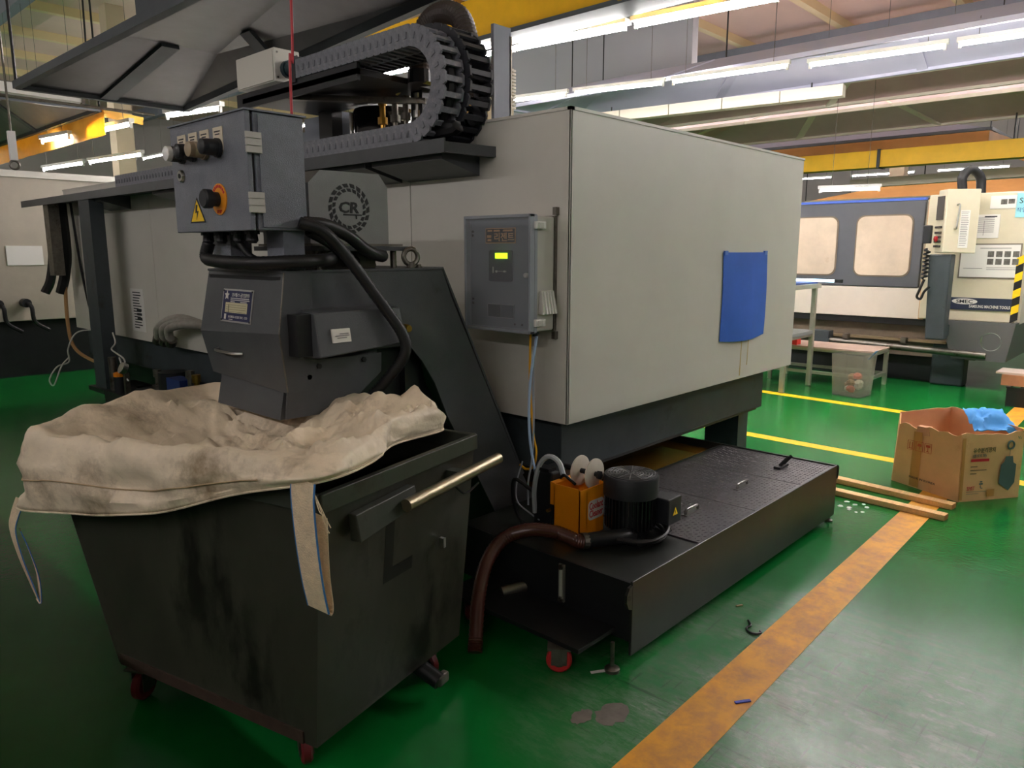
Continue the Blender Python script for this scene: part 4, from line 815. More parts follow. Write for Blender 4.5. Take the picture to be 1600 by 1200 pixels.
s3 = obj('lifting_strap', g, strapm, bg, smooth=True); obj('strap_edge', G().tube(e1, .0018, 5), bluem, s3)

# ------------------------------------------------------------------ coolant tank
tk = thing('coolant_tank', 'long black oily coolant tank with tread plate lids', 'tank', (3.37, 2.1, 0))
obj('body', G().box(2.30, 4.44, 1.5, 2.45, .10, .28), blk, tk); obj('rear_body', G().box(3.05, 4.44, 2.45, 2.9, .10, .28), blk, tk)
obj('side_panel', G().box(2.285, 4.455, 1.482, 1.494, .035, .345), tankm, tk, bev=.003)
obj('end_panel', G().box(2.288, 2.30, 1.494, 2.45, .09, .335), blk, tk)
obj('end_panel', G().box(4.44, 4.455, 1.49, 2.9, .05, .345), tankm, tk)
obj('divider', G().box(2.82, 4.44, 2.215, 2.23, .2, .34), tankm, tk)
obj('pump_deck', G().box(2.30, 2.82, 1.494, 2.45, .322, .332), tankm, tk)
obj('lug', G().prism([(2.285, .33), (2.285, .23), (2.262, .24), (2.248, .27), (2.25, .30), (2.265, .325)], 'y', 1.482, 1.494), tankm, tk); obj('lug_hole', G().cyl((2.266, 1.481, .285), (2.266, 1.495, .285), .011, 10), blk, tk)
obj('corner_lug', G().prism([(4.455, .345), (4.47, .33), (4.47, .28), (4.455, .26)], 'y', 1.478, 1.49), tankm, tk)
obj('coolant', G().box(3.05, 4.44, 2.231, 2.9, .281, .295), M('coolant_brown', S(120, 84, 30), .04, spec=.8), tk, label='brown coolant surface')
edges = [2.825, 3.385, 3.945, 4.44]
hm = M('handle_steel', S(120, 118, 116), .35, .8)
for k in range(3):
    a, b = edges[k]+.004, edges[k+1]-.004
    tp = obj('tread_lid', G().box(a, b, 1.496, 2.212, .330, .338), tread, tk)
    g = G(); n = 0; y = 1.515; r_ = 0
    while y < 2.2:
        x = a+.018+(.0155 if r_ % 2 else 0); c_ = 0
        while x < b-.012:
            s_ = 1 if (c_+r_) % 2 else -1; dx, dy = .0105*.8, .0105*.6*s_; nx_, ny_ = -dy*.30, dx*.30
            g.add([(x-dx, y-dy, .338), (x+nx_, y+ny_, .338), (x+dx, y+dy, .338), (x-nx_, y-ny_, .338), (x-dx*.3, y-dy*.3, .3405), (x+dx*.3, y+dy*.3, .3405)], [(0, 3, 4), (3, 2, 5, 4), (2, 1, 5), (1, 0, 4, 5)])
            x += .031; c_ += 1
        y += .0215; r_ += 1
    obj('tread_pattern', g, tread, tp, kind='stuff')
    hx, hy_ = (a+b)/2+.05-.02*k, 1.72
    if k < 2: obj('lid_handle', G().tube(cr([(hx-.06, hy_, .338), (hx-.055, hy_, .36), (hx-.03, hy_, .364), (hx+.03, hy_, .364), (hx+.055, hy_, .36), (hx+.06, hy_, .338)], 4), .007, 8).box(hx-.075, hx+.075, hy_-.015, hy_+.015, .338, .342), hm, tp, smooth=True)
    else:
        obj('lid_handle', G().box(hx-.06, hx+.06, hy_-.02, hy_+.02, .338, .352), blk, tp); obj('toggle_clamp', G().beam((hx-.02, hy_, .352), (hx+.03, hy_-.03, .40), .015, .012).beam((hx+.03, hy_, .352), (hx+.07, hy_-.03, .40), .015, .012), blk, tp)
gg = obj('sight_gauge', G().box(2.278, 2.288, 1.815, 1.845, .15, .315), M('gauge_frame', S(150, 150, 142), .35, .6), tk, label='level sight gauge'); obj('gauge_glass', G().box(2.274, 2.279, 1.823, 1.837, .175, .295), M('gauge_glass', S(190, 196, 180), .15), gg)
for z in (.16, .305): obj('gauge_nut', G().cyl((2.27, 1.83, z), (2.288, 1.83, z), .012, 6), dsteel, gg)
obj('chassis', G().box(2.05, 2.30, 1.56, 2.3, .112, .13), blk, tk)
caster(tk, 2.06, 1.66, .05, -.9, top=.112, m=M('caster_bright_red', S(205, 45, 50), .4)); caster(tk, 4.36, 1.6, .045, .2, top=.10); caster(tk, 4.3, 2.7, .045, .2, top=.10); caster(tk, 2.12, 2.2, .045, .3, top=.112)
obj('leveling_foot', G().lathe((2.20, 1.51, 0), UP, [(.03, 0), (.03, .012), (.012, .02), (.008, .02), (.008, .12)], 14), dsteel, tk, smooth=True)
obj('leveling_foot', G().lathe((4.42, 1.50, 0), UP, [(.024, 0), (.024, .01), (.01, .018), (.008, .018), (.008, .1)], 14), dsteel, tk, smooth=True)
obj('pipe_stub', G().cyl((2.30, 2.05, .14), (2.2, 2.1, .13), .028, 12), dsteel, tk, smooth=True)

# ------------------------------------------------------------------ pump
pm = thing('coolant_pump', 'black vertical pump motor with a round fan grille on the tank', 'pump', (2.72, 1.79, .332))
PC = (2.72, 1.79); pz = lambda z: (PC[0], PC[1], z)
obj('flange', G().box(2.60, 2.87, 1.66, 1.92, .333, .347), blk, pm); obj('pump_neck', G().cyl(pz(.347), pz(.385), .09, 20), blk, pm, smooth=True)
obj('motor_body', G().cyl(pz(.38), pz(.53), .098, 24), blk, pm, smooth=True)
g = G()
for k in range(36):
    a = 2*math.pi*k/36; c_, s_ = math.cos(a), math.sin(a); g.beam((PC[0]+.096*c_, PC[1]+.096*s_, .455), (PC[0]+.116*c_, PC[1]+.116*s_, .455), .005, .15)
obj('cooling_fins', g, M('fin_black', S(26, 26, 28), .25, spec=.7), pm)
obj('fan_cover', G().lathe(pz(.525), UP, [(.124, 0), (.124, .085), (.119, .094)], 32), plast, pm, smooth=True)
gr = obj('fan_grille', G().cyl(pz(.618), pz(.6205), .112, 32), blk, pm); g = G()
for r in range(1, 9): g.torus(pz(.621), UP, r*.0132, .0026, 32, 5)
for k in range(12): a = 2*math.pi*k/12; g.beam((PC[0]+.01*math.cos(a), PC[1]+.01*math.sin(a), .6215), (PC[0]+.11*math.cos(a), PC[1]+.11*math.sin(a), .6215), .004, .003)
obj('grille_wires', g, M('grille_grey', S(96, 96, 98), .4, .5), gr, kind='stuff')
tb = obj('terminal_box', G().box(2.775, 2.885, 1.625, 1.73, .395, .515), plast, pm, bev=.005)
nA = Vector((1, 0, 0)); nB = Vector((0, -1, 0)); cc = Vector((2.83, 1.625, .452))+nB*.001
q = [cc+nA*(-.02)+Vector((0, 0, -.016)), cc+nA*.02+Vector((0, 0, -.016)), cc+Vector((0, 0, .02))]
obj('warning_label', G().add(q+[p+nB*.001 for p in q], [(2, 1, 0), (3, 4, 5), (0, 1, 4, 3), (1, 2, 5, 4), (2, 0, 3, 5)]), MC['sign_yellow'], tb)
q2 = [cc+nB*.0012+nA*a+Vector((0, 0, b)) for a, b in ((-.003, .008), (.003, -.001), (0, -.001), (.002, -.012), (-.005, .0), (-.001, .0))]
obj('flash', G().add(q2+[p+nB*.0006 for p in q2], [tuple(range(5, -1, -1)), tuple(range(6, 12))]), ink, tb)
obj('outlet_elbow', G().tube(cr([(2.66, 1.74, .36), (2.58, 1.75, .37), (2.50, 1.80, .37), (2.44, 1.84, .366)], 6), .034, 12), blk, pm, smooth=True)
for k, (a, b) in enumerate(((2.61, 1.67), (2.86, 1.67), (2.86, 1.91))): obj('flange_bolt', G().cyl((a, b, .347), (a, b, .357), .009, 6), dsteel, pm)
for k in range(4):
    r0 = .135+.012*k
    cord('cable', ('black cable coiled nearest the pump flange', 'second black cable coil around the pump', 'third black cable coil around the pump', 'outermost black cable coil around the pump')[k], [(PC[0]+r0*math.cos(a)*1.0-.01*k, PC[1]-.01+r0*1.05*math.sin(a), .3455+.012*k+.010*math.sin(a*2+k)) for a in [math.radians(170+k*9+i*28) for i in range(7)]], .0085, rub, 'cable')
dh = thing('suction_hose', 'ribbed brown hose bending from the pump to the floor', 'hose', (2.1, 2.0, 0))
pts = cr([(2.46, 1.83, .366), (2.42, 1.847, .370), (2.36, 1.923, .407), (2.28, 2.0, .422), (2.2, 2.075, .389), (2.1, 2.084, .317), (2.0, 2.038, .21), (1.92, 1.975, .08), (1.89, 1.95, .035)], 16)
obj('hose', G().tube(pts, .031, 12, rf=lambda i: 1.0 if i % 2 else .92), M('hose_brown', S(78, 40, 31), .28, var=.2, vs=12, spec=.7), dh, smooth=True)
obj('hose_clamp', G().cyl((2.455, 1.832, .366), (2.43, 1.843, .369), .036, 14), dsteel, dh)

# ------------------------------------------------------------------ coolant cleaner
cc_ = thing('coolant_cleaner', 'orange coolant cleaner box with white discs on the tank', 'skimmer', (2.57, 1.96, .333))
ox0, ox1, oy0, oy1, oz0, oz1 = 2.475, 2.655, 1.89, 2.035, .338, .575
for a in ((ox0, ox0+.004, oy0, oy1, oz0, oz1), (ox1-.004, ox1, oy0, oy1, oz0, oz1), (ox0, ox1, oy0, oy0+.004, oz0, oz1-.006), (ox0, ox1, oy1-.004, oy1, oz0, oz1)): obj('box_wall', G().box(*a), orange, cc_)
obj('box_floor', G().box(ox0, ox1, oy0, oy1, oz0-.004, oz0+.006), orange, cc_); obj('baffle', G().box(ox0+.05, ox0+.054, oy0, oy1, oz0+.05, oz1-.02), orange, cc_); obj('side_bracket', G().box(ox0+.01, ox1, oy1, oy1+.03, .47, .575), orange, cc_)
lab = obj('logo_label', G().prism(rrect(2.595, .462, .115, .09, .02), 'y', oy0-.0015, oy0), inkw, cc_, label='white label with red words Coolant Cleaner')
txt('lettering', 'Coolant', (2.595, oy0-.002, .482), PX, (.0, 0, 1), .034, inkr, lab, width=.1, bold=.012)
txt('lettering', 'Cleaner', (2.595, oy0-.002, .446), PX, (.0, 0, 1), .034, inkr, lab, width=.1, bold=.012)
wd_ = M('disc_white', S(214, 206, 192), .45, var=.08, vs=12)
for y in (1.995, 1.915): obj('disc', G().lathe((2.62, y, .612), (0, 1, 0), [(.066, 0), (.07, .003), (.07, .009), (.066, .012)], 28), wd_, cc_, smooth=True)
obj('disc_axle', G().cyl((2.62, 1.90, .612), (2.62, 2.09, .612), .012, 12), blk, cc_); obj('axle_nut', G().cyl((2.62, 1.90, .612), (2.62, 1.888, .612), .02, 6), blk, cc_)
obj('drive_motor', G().box(2.50, 2.68, 2.07, 2.18, .335, .61), plast, cc_, bev=.01); obj('arm', G().tube(cr([(2.5, 2.02, .60), (2.49, 1.99, .62), (2.5, 1.96, .60), (2.52, 1.95, .58)], 5), .007, 6), rub, cc_)
obj('drive_cap', G().box(2.495, 2.55, 2.085, 2.16, .61, .625), blk, cc_); obj('brass_tip', G().cyl((2.49, 2.07, .44), (2.47, 2.07, .44), .008, 8), brass, cc_)
cord('cable', 'black loop of cable beside the cleaner pump', [(2.5, 2.18, .5), (2.46, 2.26, .55), (2.47, 2.28, .45), (2.48, 2.25, .36), (2.46, 2.17, .34), (2.46, 2.12, .37)], .009, rub)
cord('cable', 'thin grey looped wire beside the conveyor leg', [(2.58, 2.32, .60), (2.55, 2.33, .5), (2.52, 2.30, .42), (2.52, 2.22, .38), (2.5, 2.14, .37)], .004, MC['cable_grey'])

# ------------------------------------------------------------------ cardboard box
cb = thing('cardboard_box', 'open worn cardboard box with printed sides on the green floor', 'box', (5.65, 1.1, 0))
Fp, Lp, Bp, Rp = Vector((5.33, 1.01, 0)), Vector((5.55, 1.474, 0)), Vector((5.99, 1.24, 0)), Vector((5.72, .745, 0))
Ft, Lt, Lt2, Bt, Rt = Vector((5.335, 1.03, .445)), Vector((5.46, 1.43, .43)), Vector((5.59, 1.47, .49)), Vector((6.03, 1.25, .49)), Vector((5.70, .75, .44))
def wallsheet(name, b0, b1, t0, t1, wob, m, inward, n=14, seed=0, lbl=None):
    rows = []
    for r in range(7):
        f = r/6; rw = []
        for k in range(n+1):
            u = k/n; p = b0.lerp(b1, u).lerp(t0.lerp(t1, u), f); w_ = noise.noise((u*3+seed, f*2, seed))
            rw.append(p+inward*(.012*w_*f)+Vector((0, 0, wob*f*f*noise.noise((u*5+seed, 7, seed)))))
        rows.append(rw)
    return obj(name, G().sheet(rows, .006, inward), m, cb, smooth=True, label=lbl)
inL = (Rp-Fp).normalized(); inR = (Lp-Fp).normalized()
wL = wallsheet('side_panel', Fp, Lp, Ft, Lt, .03, card, inL, seed=1)
wR = wallsheet('side_panel', Rp, Fp, Rt, Ft, .03, card, inR, seed=2)
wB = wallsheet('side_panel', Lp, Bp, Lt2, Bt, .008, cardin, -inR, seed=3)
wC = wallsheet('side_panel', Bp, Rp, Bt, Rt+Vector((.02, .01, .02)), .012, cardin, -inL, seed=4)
obj('corner_strip', G().hexa([Lp, Lp+Vector((.01, .004, 0)), Lp+Vector((.012, -.004, 0)), Lp+Vector((.003, -.006, 0)), Lt, Lt2, Lt2+Vector((.006, -.008, -.01)), Lt+Vector((.006, -.006, -.01))]), card, cb)
obj('bottom', G().prism([(p.x, p.y) for p in (Fp, Rp, Bp, Lp)], 'z', .001, .008), card, cb)
def onL(u, v, d=.003):
    p = Fp.lerp(Lp, u).lerp(Ft.lerp(Lt, u), v); return p-inL*(d+.008*v)
def onR(u, v, d=.003):
    p = Fp.lerp(Rp, u).lerp(Ft.lerp(Rt, u), v); return p-inR*(d+.008*v)
def quad(fn, u0, u1, v0, v1, d=.004, th=.0008):
    nrm = -inL if fn is onL else -inR
    q = [fn(u0, v0, d), fn(u1, v0, d), fn(u1, v1, d), fn(u0, v1, d)]; return q+[p+nrm*th for p in q]
tapem = M('tape_brown', S(196, 140, 76), .3, var=.06)
obj('tape', G().hexa(quad(onL, .58, .72, .02, .93, .003)), tapem, wL); obj('tape', G().hexa(quad(onR, -.0, .05, .03, .95, .003)), tapem, wR)
g = G()
for k in range(3):
    u = .80-.135*k; v = .62
    for a in ((u, u-.115, v, v+.006), (u, u-.115, v+.15, v+.156), (u, u-.008, v, v+.156), (u-.108, u-.115, v, v+.156)): g.hexa(quad(onL, *a, d=.006))
    if k == 0:
        for du in (.03, .07): g.hexa(quad(onL, u-du, u-du-.012, v+.02, v+.13, d=.006)); 
        g.hexa(quad(onL, u-.02, u-.095, v+.02, v+.03, d=.006))
    elif k == 1:
        g.hexa(quad(onL, u-.025, u-.09, v+.08, v+.11, d=.006)); g.hexa(quad(onL, u-.035, u-.08, v+.11, v+.125, d=.006)); g.hexa(quad(onL, u-.055, u-.062, v+.03, v+.08, d=.006))
    else:
        g.hexa(quad(onL, u-.025, u-.09, v+.09, v+.13, d=.006)); g.hexa(quad(onL, u-.053, u-.062, v+.03, v+.09, d=.006)); g.hexa(quad(onL, u-.035, u-.08, v+.02, v+.03, d=.006))
obj('handling_symbols', g, M('print_rust', S(190, 84, 50), .7), wL, label='red handling symbols')
rR = (Rp-Fp).normalized(); rL = (Fp-Lp).normalized()
txt('lettering', 'MADE IN KOREA', onL(.52, .17, .008), rL, UP, .014, ink, wL, width=.2)
teal = M('print_teal', S(50, 90, 96), .7)
txt('lettering', '유수분리장치', onR(.34, .77, .009), rR, UP, .034, M('print_olive', S(90, 84, 50), .7), wR, width=.17, bold=.015)
txt('lettering', '(플로트형)', onR(.27, .685, .009), rR, UP, .026, teal, wR, width=.105)
g = G().hexa(quad(onR, .14, .43, .60, .64, .008)); obj('print_band', g, inkr, wR)
g = G()
for v, u1 in ((.52, .25), (.465, .40), (.415, .24)): g.hexa(quad(onR, .14, u1, v, v+.012, .008))
obj('print', g, M('print_brown', S(110, 84, 60), .7), wR)
txt('lettering', 'SMIT', onR(.17, .20, .008), rR, UP, .026, inkr, wR, width=.06)
g = G()
for a in ((.30, .36, .25, .27), (.31, .35, .285, .30), (.32, .33, .2, .24), (.33, .36, .19, .2), (.1, .42, .145, .149), (.1, .3, .115, .119)): g.hexa(quad(onR, *a, d=.008))
obj('print', g, teal, wR)
g = G(); P2 = [(.62, .25), (.79, .13), (.88, .25), (.88, .53), (.83, .56), (.81, .66), (.70, .66), (.68, .58), (.63, .53)]
q = [onR(u, v, .008) for u, v in P2]; g.add(q+[p-inR*.0008 for p in q], [tuple(range(8, -1, -1)), tuple(range(9, 18))]); g.hexa(quad(onR, .755, .76, .66, .78, .008))
a_ = [onR(.76+.05*math.cos(t), .83+.06*math.sin(t), .009) for t in [2*math.pi*i/14 for i in range(14)]]; g.tube(a_, .006, 5, closed=True)
obj('product_picture', g, M('print_slate', S(84, 106, 106), .7), wR, label='grey product picture')
txt('lettering', 'Vs', onR(.88, .94, .012), rR, UP, .02, M('print_green', S(60, 120, 70), .7), wR)
obj('label_patch', G().hexa(quad(onR, .44, .56, .06, .17, .008)), tapem, wR)
obj('flap_scrap', G().hexa([Ft.lerp(Lt, f)+o_ for f, o_ in ((.50, Vector((0, 0, -.05))), (.72, Vector((0, 0, -.05))), (.72, inL*.03+Vector((0, 0, -.05))), (.50, inL*.03+Vector((0, 0, -.05))))]+[Ft.lerp(Lt, f)+o_ for f, o_ in ((.52, Vector((0, 0, .006))), (.70, Vector((0, 0, .008))), (.72, inL*.035+Vector((0, 0, .012))), (.52, inL*.035+Vector((0, 0, .012))))]), cardin, wL)
# blue cloth in the box
rows = []
for r in range(14):
    f = r/13; rw = []
    for k in range(17):
        u = k/16; p = Vector((5.66, .89, .36)).lerp(Vector((5.93, 1.04, .44)), f)+Vector((.22*(u-.5)*.7, -.26*(u-.5)*.8, .05))
        h_ = .05*math.sin(f*math.pi)**.7*math.sin(u*math.pi)**.6+.035*(1-2*abs(noise.noise((u*3, f*3, 2))))
        rw.append(p+Vector((0, 0, h_)))
    rows.append(rw)
obj('blue_cloth', G().sheet(rows, .006, (0, 0, -1)), M('cloth_blue', S(60, 150, 225), .7, var=.12, vs=6), label='crumpled bright blue cloth lying in the cardboard box', cat='cloth', smooth=True)
# battens
def batten(label, a, b, wd, h):
    o = thing('wooden_batten', label, 'batten', a); a = Vector(a); b = Vector(b); d = (b-a).normalized(); sd_ = Vector((-d.y, d.x, 0))*wd/2
    rows = [a-sd_, a+sd_, b+sd_, b-sd_]
    obj('board', G().hexa([p for p in rows]+[p+Vector((0, 0, h)) for p in rows]), wood, o, bev=.003)
    e = M('end_grain', S(170, 110, 60), .8, var=.25, vs=60)
    obj('end_face', G().hexa([b-sd_*.96+Vector((0, 0, .002)), b+sd_*.96+Vector((0, 0, .002)), b+sd_*.96+d*.001+Vector((0, 0, .002)), b-sd_*.96+d*.001+Vector((0, 0, .002)), b-sd_*.96+Vector((0, 0, h-.002)), b+sd_*.96+Vector((0, 0, h-.002)), b+sd_*.96+d*.001+Vector((0, 0, h-.002)), b-sd_*.96+d*.001+Vector((0, 0, h-.002))]), e, o)
    return o
batten('nearer pine batten lying across the yellow line', (4.99, 1.95, .0), (4.92, .985, .0), .07, .035)
batten('farther pine batten lying next to the cardboard box', (5.27, 1.95, .0), (5.17, 1.0, .0), .075, .035)

# ------------------------------------------------------------------ far lathe
lt = thing('lathe', 'ivory and grey lathe with two windows in the right background', 'machine', (11, 3.5, 0))
grey_d = M('lathe_door_grey', S(86, 88, 94), .45, var=.1, vs=2, dirt=S(110, 106, 100), ds=4, dt=.62)
obj('body', G().box(10.06, 11.9, 1.5, 7.6, .78, 2.2), whiteB, lt)
dr_ = obj('sliding_door', G().box(10.0, 10.06, 2.56, 4.75, 1.16, 2.2), grey_d, lt, bev=.01); obj('sliding_door', G().box(10.03, 10.06, 4.76, 7.5, 1.16, 2.2), grey_d, lt)
obj('door_top_edge', G().box(9.99, 10.07, 2.56, 7.5, 2.195, 2.225), M('edge_blue', S(70, 100, 190), .5), dr_)
pane = M('misted_pane', S(206, 188, 168), .35, var=.16, vs=2.2, dirt=S(150, 120, 90), ds=2.5, dt=.6, dw=.2)
for yc_ in (3.0, 3.88):
    wf = obj('window_seal', G().prism(rrect(yc_, 1.66, .665, .755, .1), 'x', 9.992, 10.002), M('seal_brown', S(120, 104, 88), .7), lt); obj('window_pane', G().prism(rrect(yc_, 1.66, .63, .72, .09), 'x', 9.986, 9.995), pane, wf)
obj('apron_panel', G().box(10.0, 10.06, 2.52, 7.5, .78, 1.15), M('apron_cream', S(222, 212, 200), .45, var=.04), lt, bev=.006)
obj('apron_edge', G().box(9.995, 10.0, 2.47, 2.53, .78, 2.2), M('edge_tan', S(196, 160, 120), .5), lt)
obj('base', G().box(10.1, 11.8, 1.9, 7.4, .32, .78), M('lathe_base_brown', S(104, 92, 78), .6, var=.15), lt); obj('base_foot', G().box(10.2, 11.7, 2.3, 7.2, 0, .32), blk, lt)
obj('drip_rail', G().box(10.02, 10.12, 2.4, 7.4, .70, .78), blk, lt); obj('drip_rail', G().box(10.0, 10.1, 2.2, 7.4, .50, .53), M('rail_brown', S(130, 112, 84), .6), lt)
obj('chip_auger', G().cyl((9.85, 3.55, .46), (9.85, 1.75, .42), .04, 12), dsteel, lt, smooth=True); obj('auger_head', G().box(9.78, 9.95, 3.5, 3.75, .36, .58), base, lt)
for y in (3.3, 2.62): obj('auger_clip', G().box(9.8, 9.9, y-.03, y+.03, .5, .56), dsteel, lt)
obj('leg', G().box(10.05, 10.3, 2.0, 2.35, 0, .5), base, lt, bev=.02)
cbn = obj('headstock_cabinet', G().box(9.9, 11.9, 1.52, 2.5, .80, 2.24), M('lathe_cream', S(206, 198, 174), .45, var=.04), lt, bev=.012)
obj('headstock_cover', G().hexa([(9.85, 1.56, .36), (11.6, 1.56, .36), (11.6, 2.1, .36), (9.85, 2.1, .36), (9.85, 1.5, .8), (11.6, 1.5, .8), (11.6, 2.25, .8), (9.85, 2.25, .8)]), M('cover_grey', S(92, 92, 92), .5), lt)
obj('cover_stripe', G().torus((9.86, 1.72, .58), (1, 0, 0), .1, .012, 24, 6), steel, lt)
g = G(); g2 = G()
for k in range(8): (g if k % 2 else g2).hexa([(9.888, 1.50, .84+k*.09), (9.888, 1.57, .80+k*.09), (9.9, 1.57, .80+k*.09), (9.9, 1.5, .84+k*.09), (9.888, 1.50, .93+k*.09), (9.888, 1.57, .89+k*.09), (9.9, 1.57, .89+k*.09), (9.9, 1.5, .93+k*.09)])
obj('hazard_stripe', g, MC['sign_yellow'], cbn); obj('hazard_stripe', g2, blk, cbn)
sgn = obj('maker_sign', G().box(9.885, 9.9, 1.57, 2.17, .93, 1.068), M('sign_navy', S(44, 52, 72), .45), cbn, label='navy maker sign with white letters')
obj('sign_oval', G().prism([(2.03+.13*math.cos(t), 1.025+.034*math.sin(t)) for t in [2*math.pi*i/24 for i in range(24)]], 'x', 9.882, 9.886), inkw, sgn)
txt('lettering', 'SMEC', (9.881, 2.03, 1.025), NY, UP, .04, ink, sgn, width=.17, bold=.02); txt('lettering', 'SAMSUNG MACHINE TOOLS', (9.883, 1.78, .972), NY, UP, .034, inkw, sgn, width=.4, bold=.02)
def notice(y0, y1, z0, z1, m, lbl): return obj('notice', G().box(9.893, 9.9, y0, y1, z0, z1), m, cbn, label=lbl)
n1 = notice(1.77, 2.03, 1.74, 2.0, paper, 'white printed form'); g = G(); bars(g, (9.892, 1.9, 1.87), NY, UP, [(-.11, .08, .09-k*.022, .094-k*.022) for k in range(8)]+[(-.02, -.017, -.1, .06), (-.02, .1, .10, .112)]); obj('print', g, ink, n1)
n2 = notice(1.53, 2.13, 1.29, 1.68, M('frame_grey', S(120, 112, 100), .5), 'framed picture chart'); obj('sheet', G().box(9.889, 9.894, 1.545, 2.115, 1.305, 1.665), paper, n2)
g = G(); bars(g, (9.888, 1.83, 1.5), NY, UP, [(-.02+k*.08, .04+k*.08, .03, .095) for k in range(4)]+[(-.02+k*.08, .04+k*.08, -.055, .01) for k in range(4)]); obj('photo_print', g, M('photo_grey', S(96, 94, 88), .6, var=.5, vs=30), n2)
g = G(); bars(g, (9.888, 1.83, 1.5), NY, UP, [(-.1, .2, .125, .13), (-.25, -.06, -.1, -.096), (-.02, .26, -.09, -.086), (-.02, .26, -.11, -.106)]); obj('print', g, ink, n2)
n3 = notice(1.63, 1.88, 2.06, 2.2, paper, 'white picture label at the top'); g = G(); bars(g, (9.892, 1.75, 2.13), NY, UP, [(-.03, .03, -.025, .03), (.04, .1, -.02, .03)]); obj('photo_print', g, MC['photo_grey'], n3)
n4 = notice(1.44, 1.635, 1.96, 2.22, M('sign_cyan', S(150, 214, 224), .5), 'light blue safety sign'); txt('lettering', 'S', (9.892, 1.59, 2.14), NY, UP, .06, ink, n4); txt('lettering', '작업', (9.892, 1.58, 2.04), NY, UP, .05, M('sign_blue', S(40, 80, 150), .5), n4)
# pendant
pd = obj('control_pendant', G().hexa([(9.42, 2.20, 1.58), (9.62, 1.92, 1.57), (9.80, 2.05, 1.57), (9.60, 2.33, 1.58), (9.46, 2.215, 2.27), (9.66, 1.93, 2.27), (9.84, 2.06, 2.27), (9.64, 2.345, 2.27)]), MC['lathe_cream'], lt, label='tilted control pendant', bev=.01)
ex = Vector((.18, .13, 0)).normalized(); ny = Vector((.2, -.28, 0)).normalized(); fN = -ny
def pf(a, z): return Vector((9.45, 2.21, z))+ex*a-ny*.004+Vector((.04*(z-1.58)/.69-.015, .012*(z-1.58)/.69, 0))
scn = obj('screen_bezel', G().hexa([pf(.03, 1.94), pf(.19, 1.94), pf(.19, 1.94)-ny*.012, pf(.03, 1.94)-ny*.012, pf(.03, 2.2), pf(.19, 2.2), pf(.19, 2.2)-ny*.012, pf(.03, 2.2)-ny*.012]), M('bezel_brown', S(70, 66, 62), .5), pd)
g = G()
for a in (.05, .09, .13, .17):
    for z in (1.65, 1.7, 1.75, 1.8, 1.86): g.cyl(pf(a, z), pf(a, z)-ny*.02, .013, 8)
obj('key_field', g, M('keys_dark', S(60, 56, 54), .5), pd, kind='stuff'); obj('emergency_button', G().lathe(pf(.1, 1.73)-ny*.02, -ny, [(.03, 0), (.034, .015), (.02, .03)], 14), inkr, pd)
sx_ = Vector((.2, -.28, 0)).normalized(); out = Vector((-.28, -.2, 0)).normalized()
def ps(a, z): return Vector((9.42, 2.20, z))+sx_*a+out*.003+Vector((.045*(z-1.58)/.69, .012*(z-1.58)/.69, 0))
obj('grab_handle', G().tube(cr([ps(.10, 1.84), ps(.10, 1.84)+out*.05, ps(.10, 1.9)+out*.055, ps(.11, 2.05)+out*.055, ps(.11, 2.1)+out*.05, ps(.11, 2.1)], 4), .009, 6), steel, pd, smooth=True)
q = [ps(.15, 1.63), ps(.25, 1.63), ps(.25, 2.04), ps(.15, 2.04)]; obj('instruction_label', G().hexa(q+[p+out*.003 for p in q]), paper, pd)
g = G()
for k in range(20): bars(g, ps(.2, 2.02-k*.019)+out*.004, sx_, UP, [(-.04, .04-.02*random.random(), -.003, .003)])
obj('print', g, M('print_grey', S(130, 130, 130), .7), pd)
obj('pendant_arm', G().hexa([(9.48, 2.12, .6), (9.66, 2.12, .6), (9.66, 2.31, .6), (9.48, 2.31, .6), (9.48, 2.12, 1.56), (9.68, 2.12, 1.56), (9.68, 2.35, 1.56), (9.48, 2.35, 1.56)]), base, lt, bev=.015)
obj('pendant_bracket', G().box(9.6, 9.95, 2.15, 2.3, .62, .75), base, lt)
obj('swivel_hose', G().tube(cr([(9.8, 2.15, 2.28), (9.8, 2.16, 2.42), (9.88, 2.1, 2.5), (9.96, 2.02, 2.42), (9.98, 2.0, 2.24)], 8), .05, 10), rub, lt, smooth=True)
pts = [Vector((9.44+.02*math.cos(i*1.2), 2.36+.03*math.sin(i*1.2), 1.62-i*.0085)) for i in range(40)]
obj('hand_wheel_cord', G().tube(pts, .012, 6), rub, lt, smooth=True); obj('hand_wheel', G().box(9.40, 9.48, 2.33, 2.41, 1.68, 1.88), plast, lt, bev=.01)
obj('hand_wheel_loop', G().tube(cr([(9.44, 2.36, 1.28), (9.43, 2.40, 1.15), (9.44, 2.42, 1.08), (9.44, 2.38, 1.06), (9.44, 2.35, 1.14), (9.44, 2.3, 1.2)], 6), .014, 6), rub, lt, smooth=True)

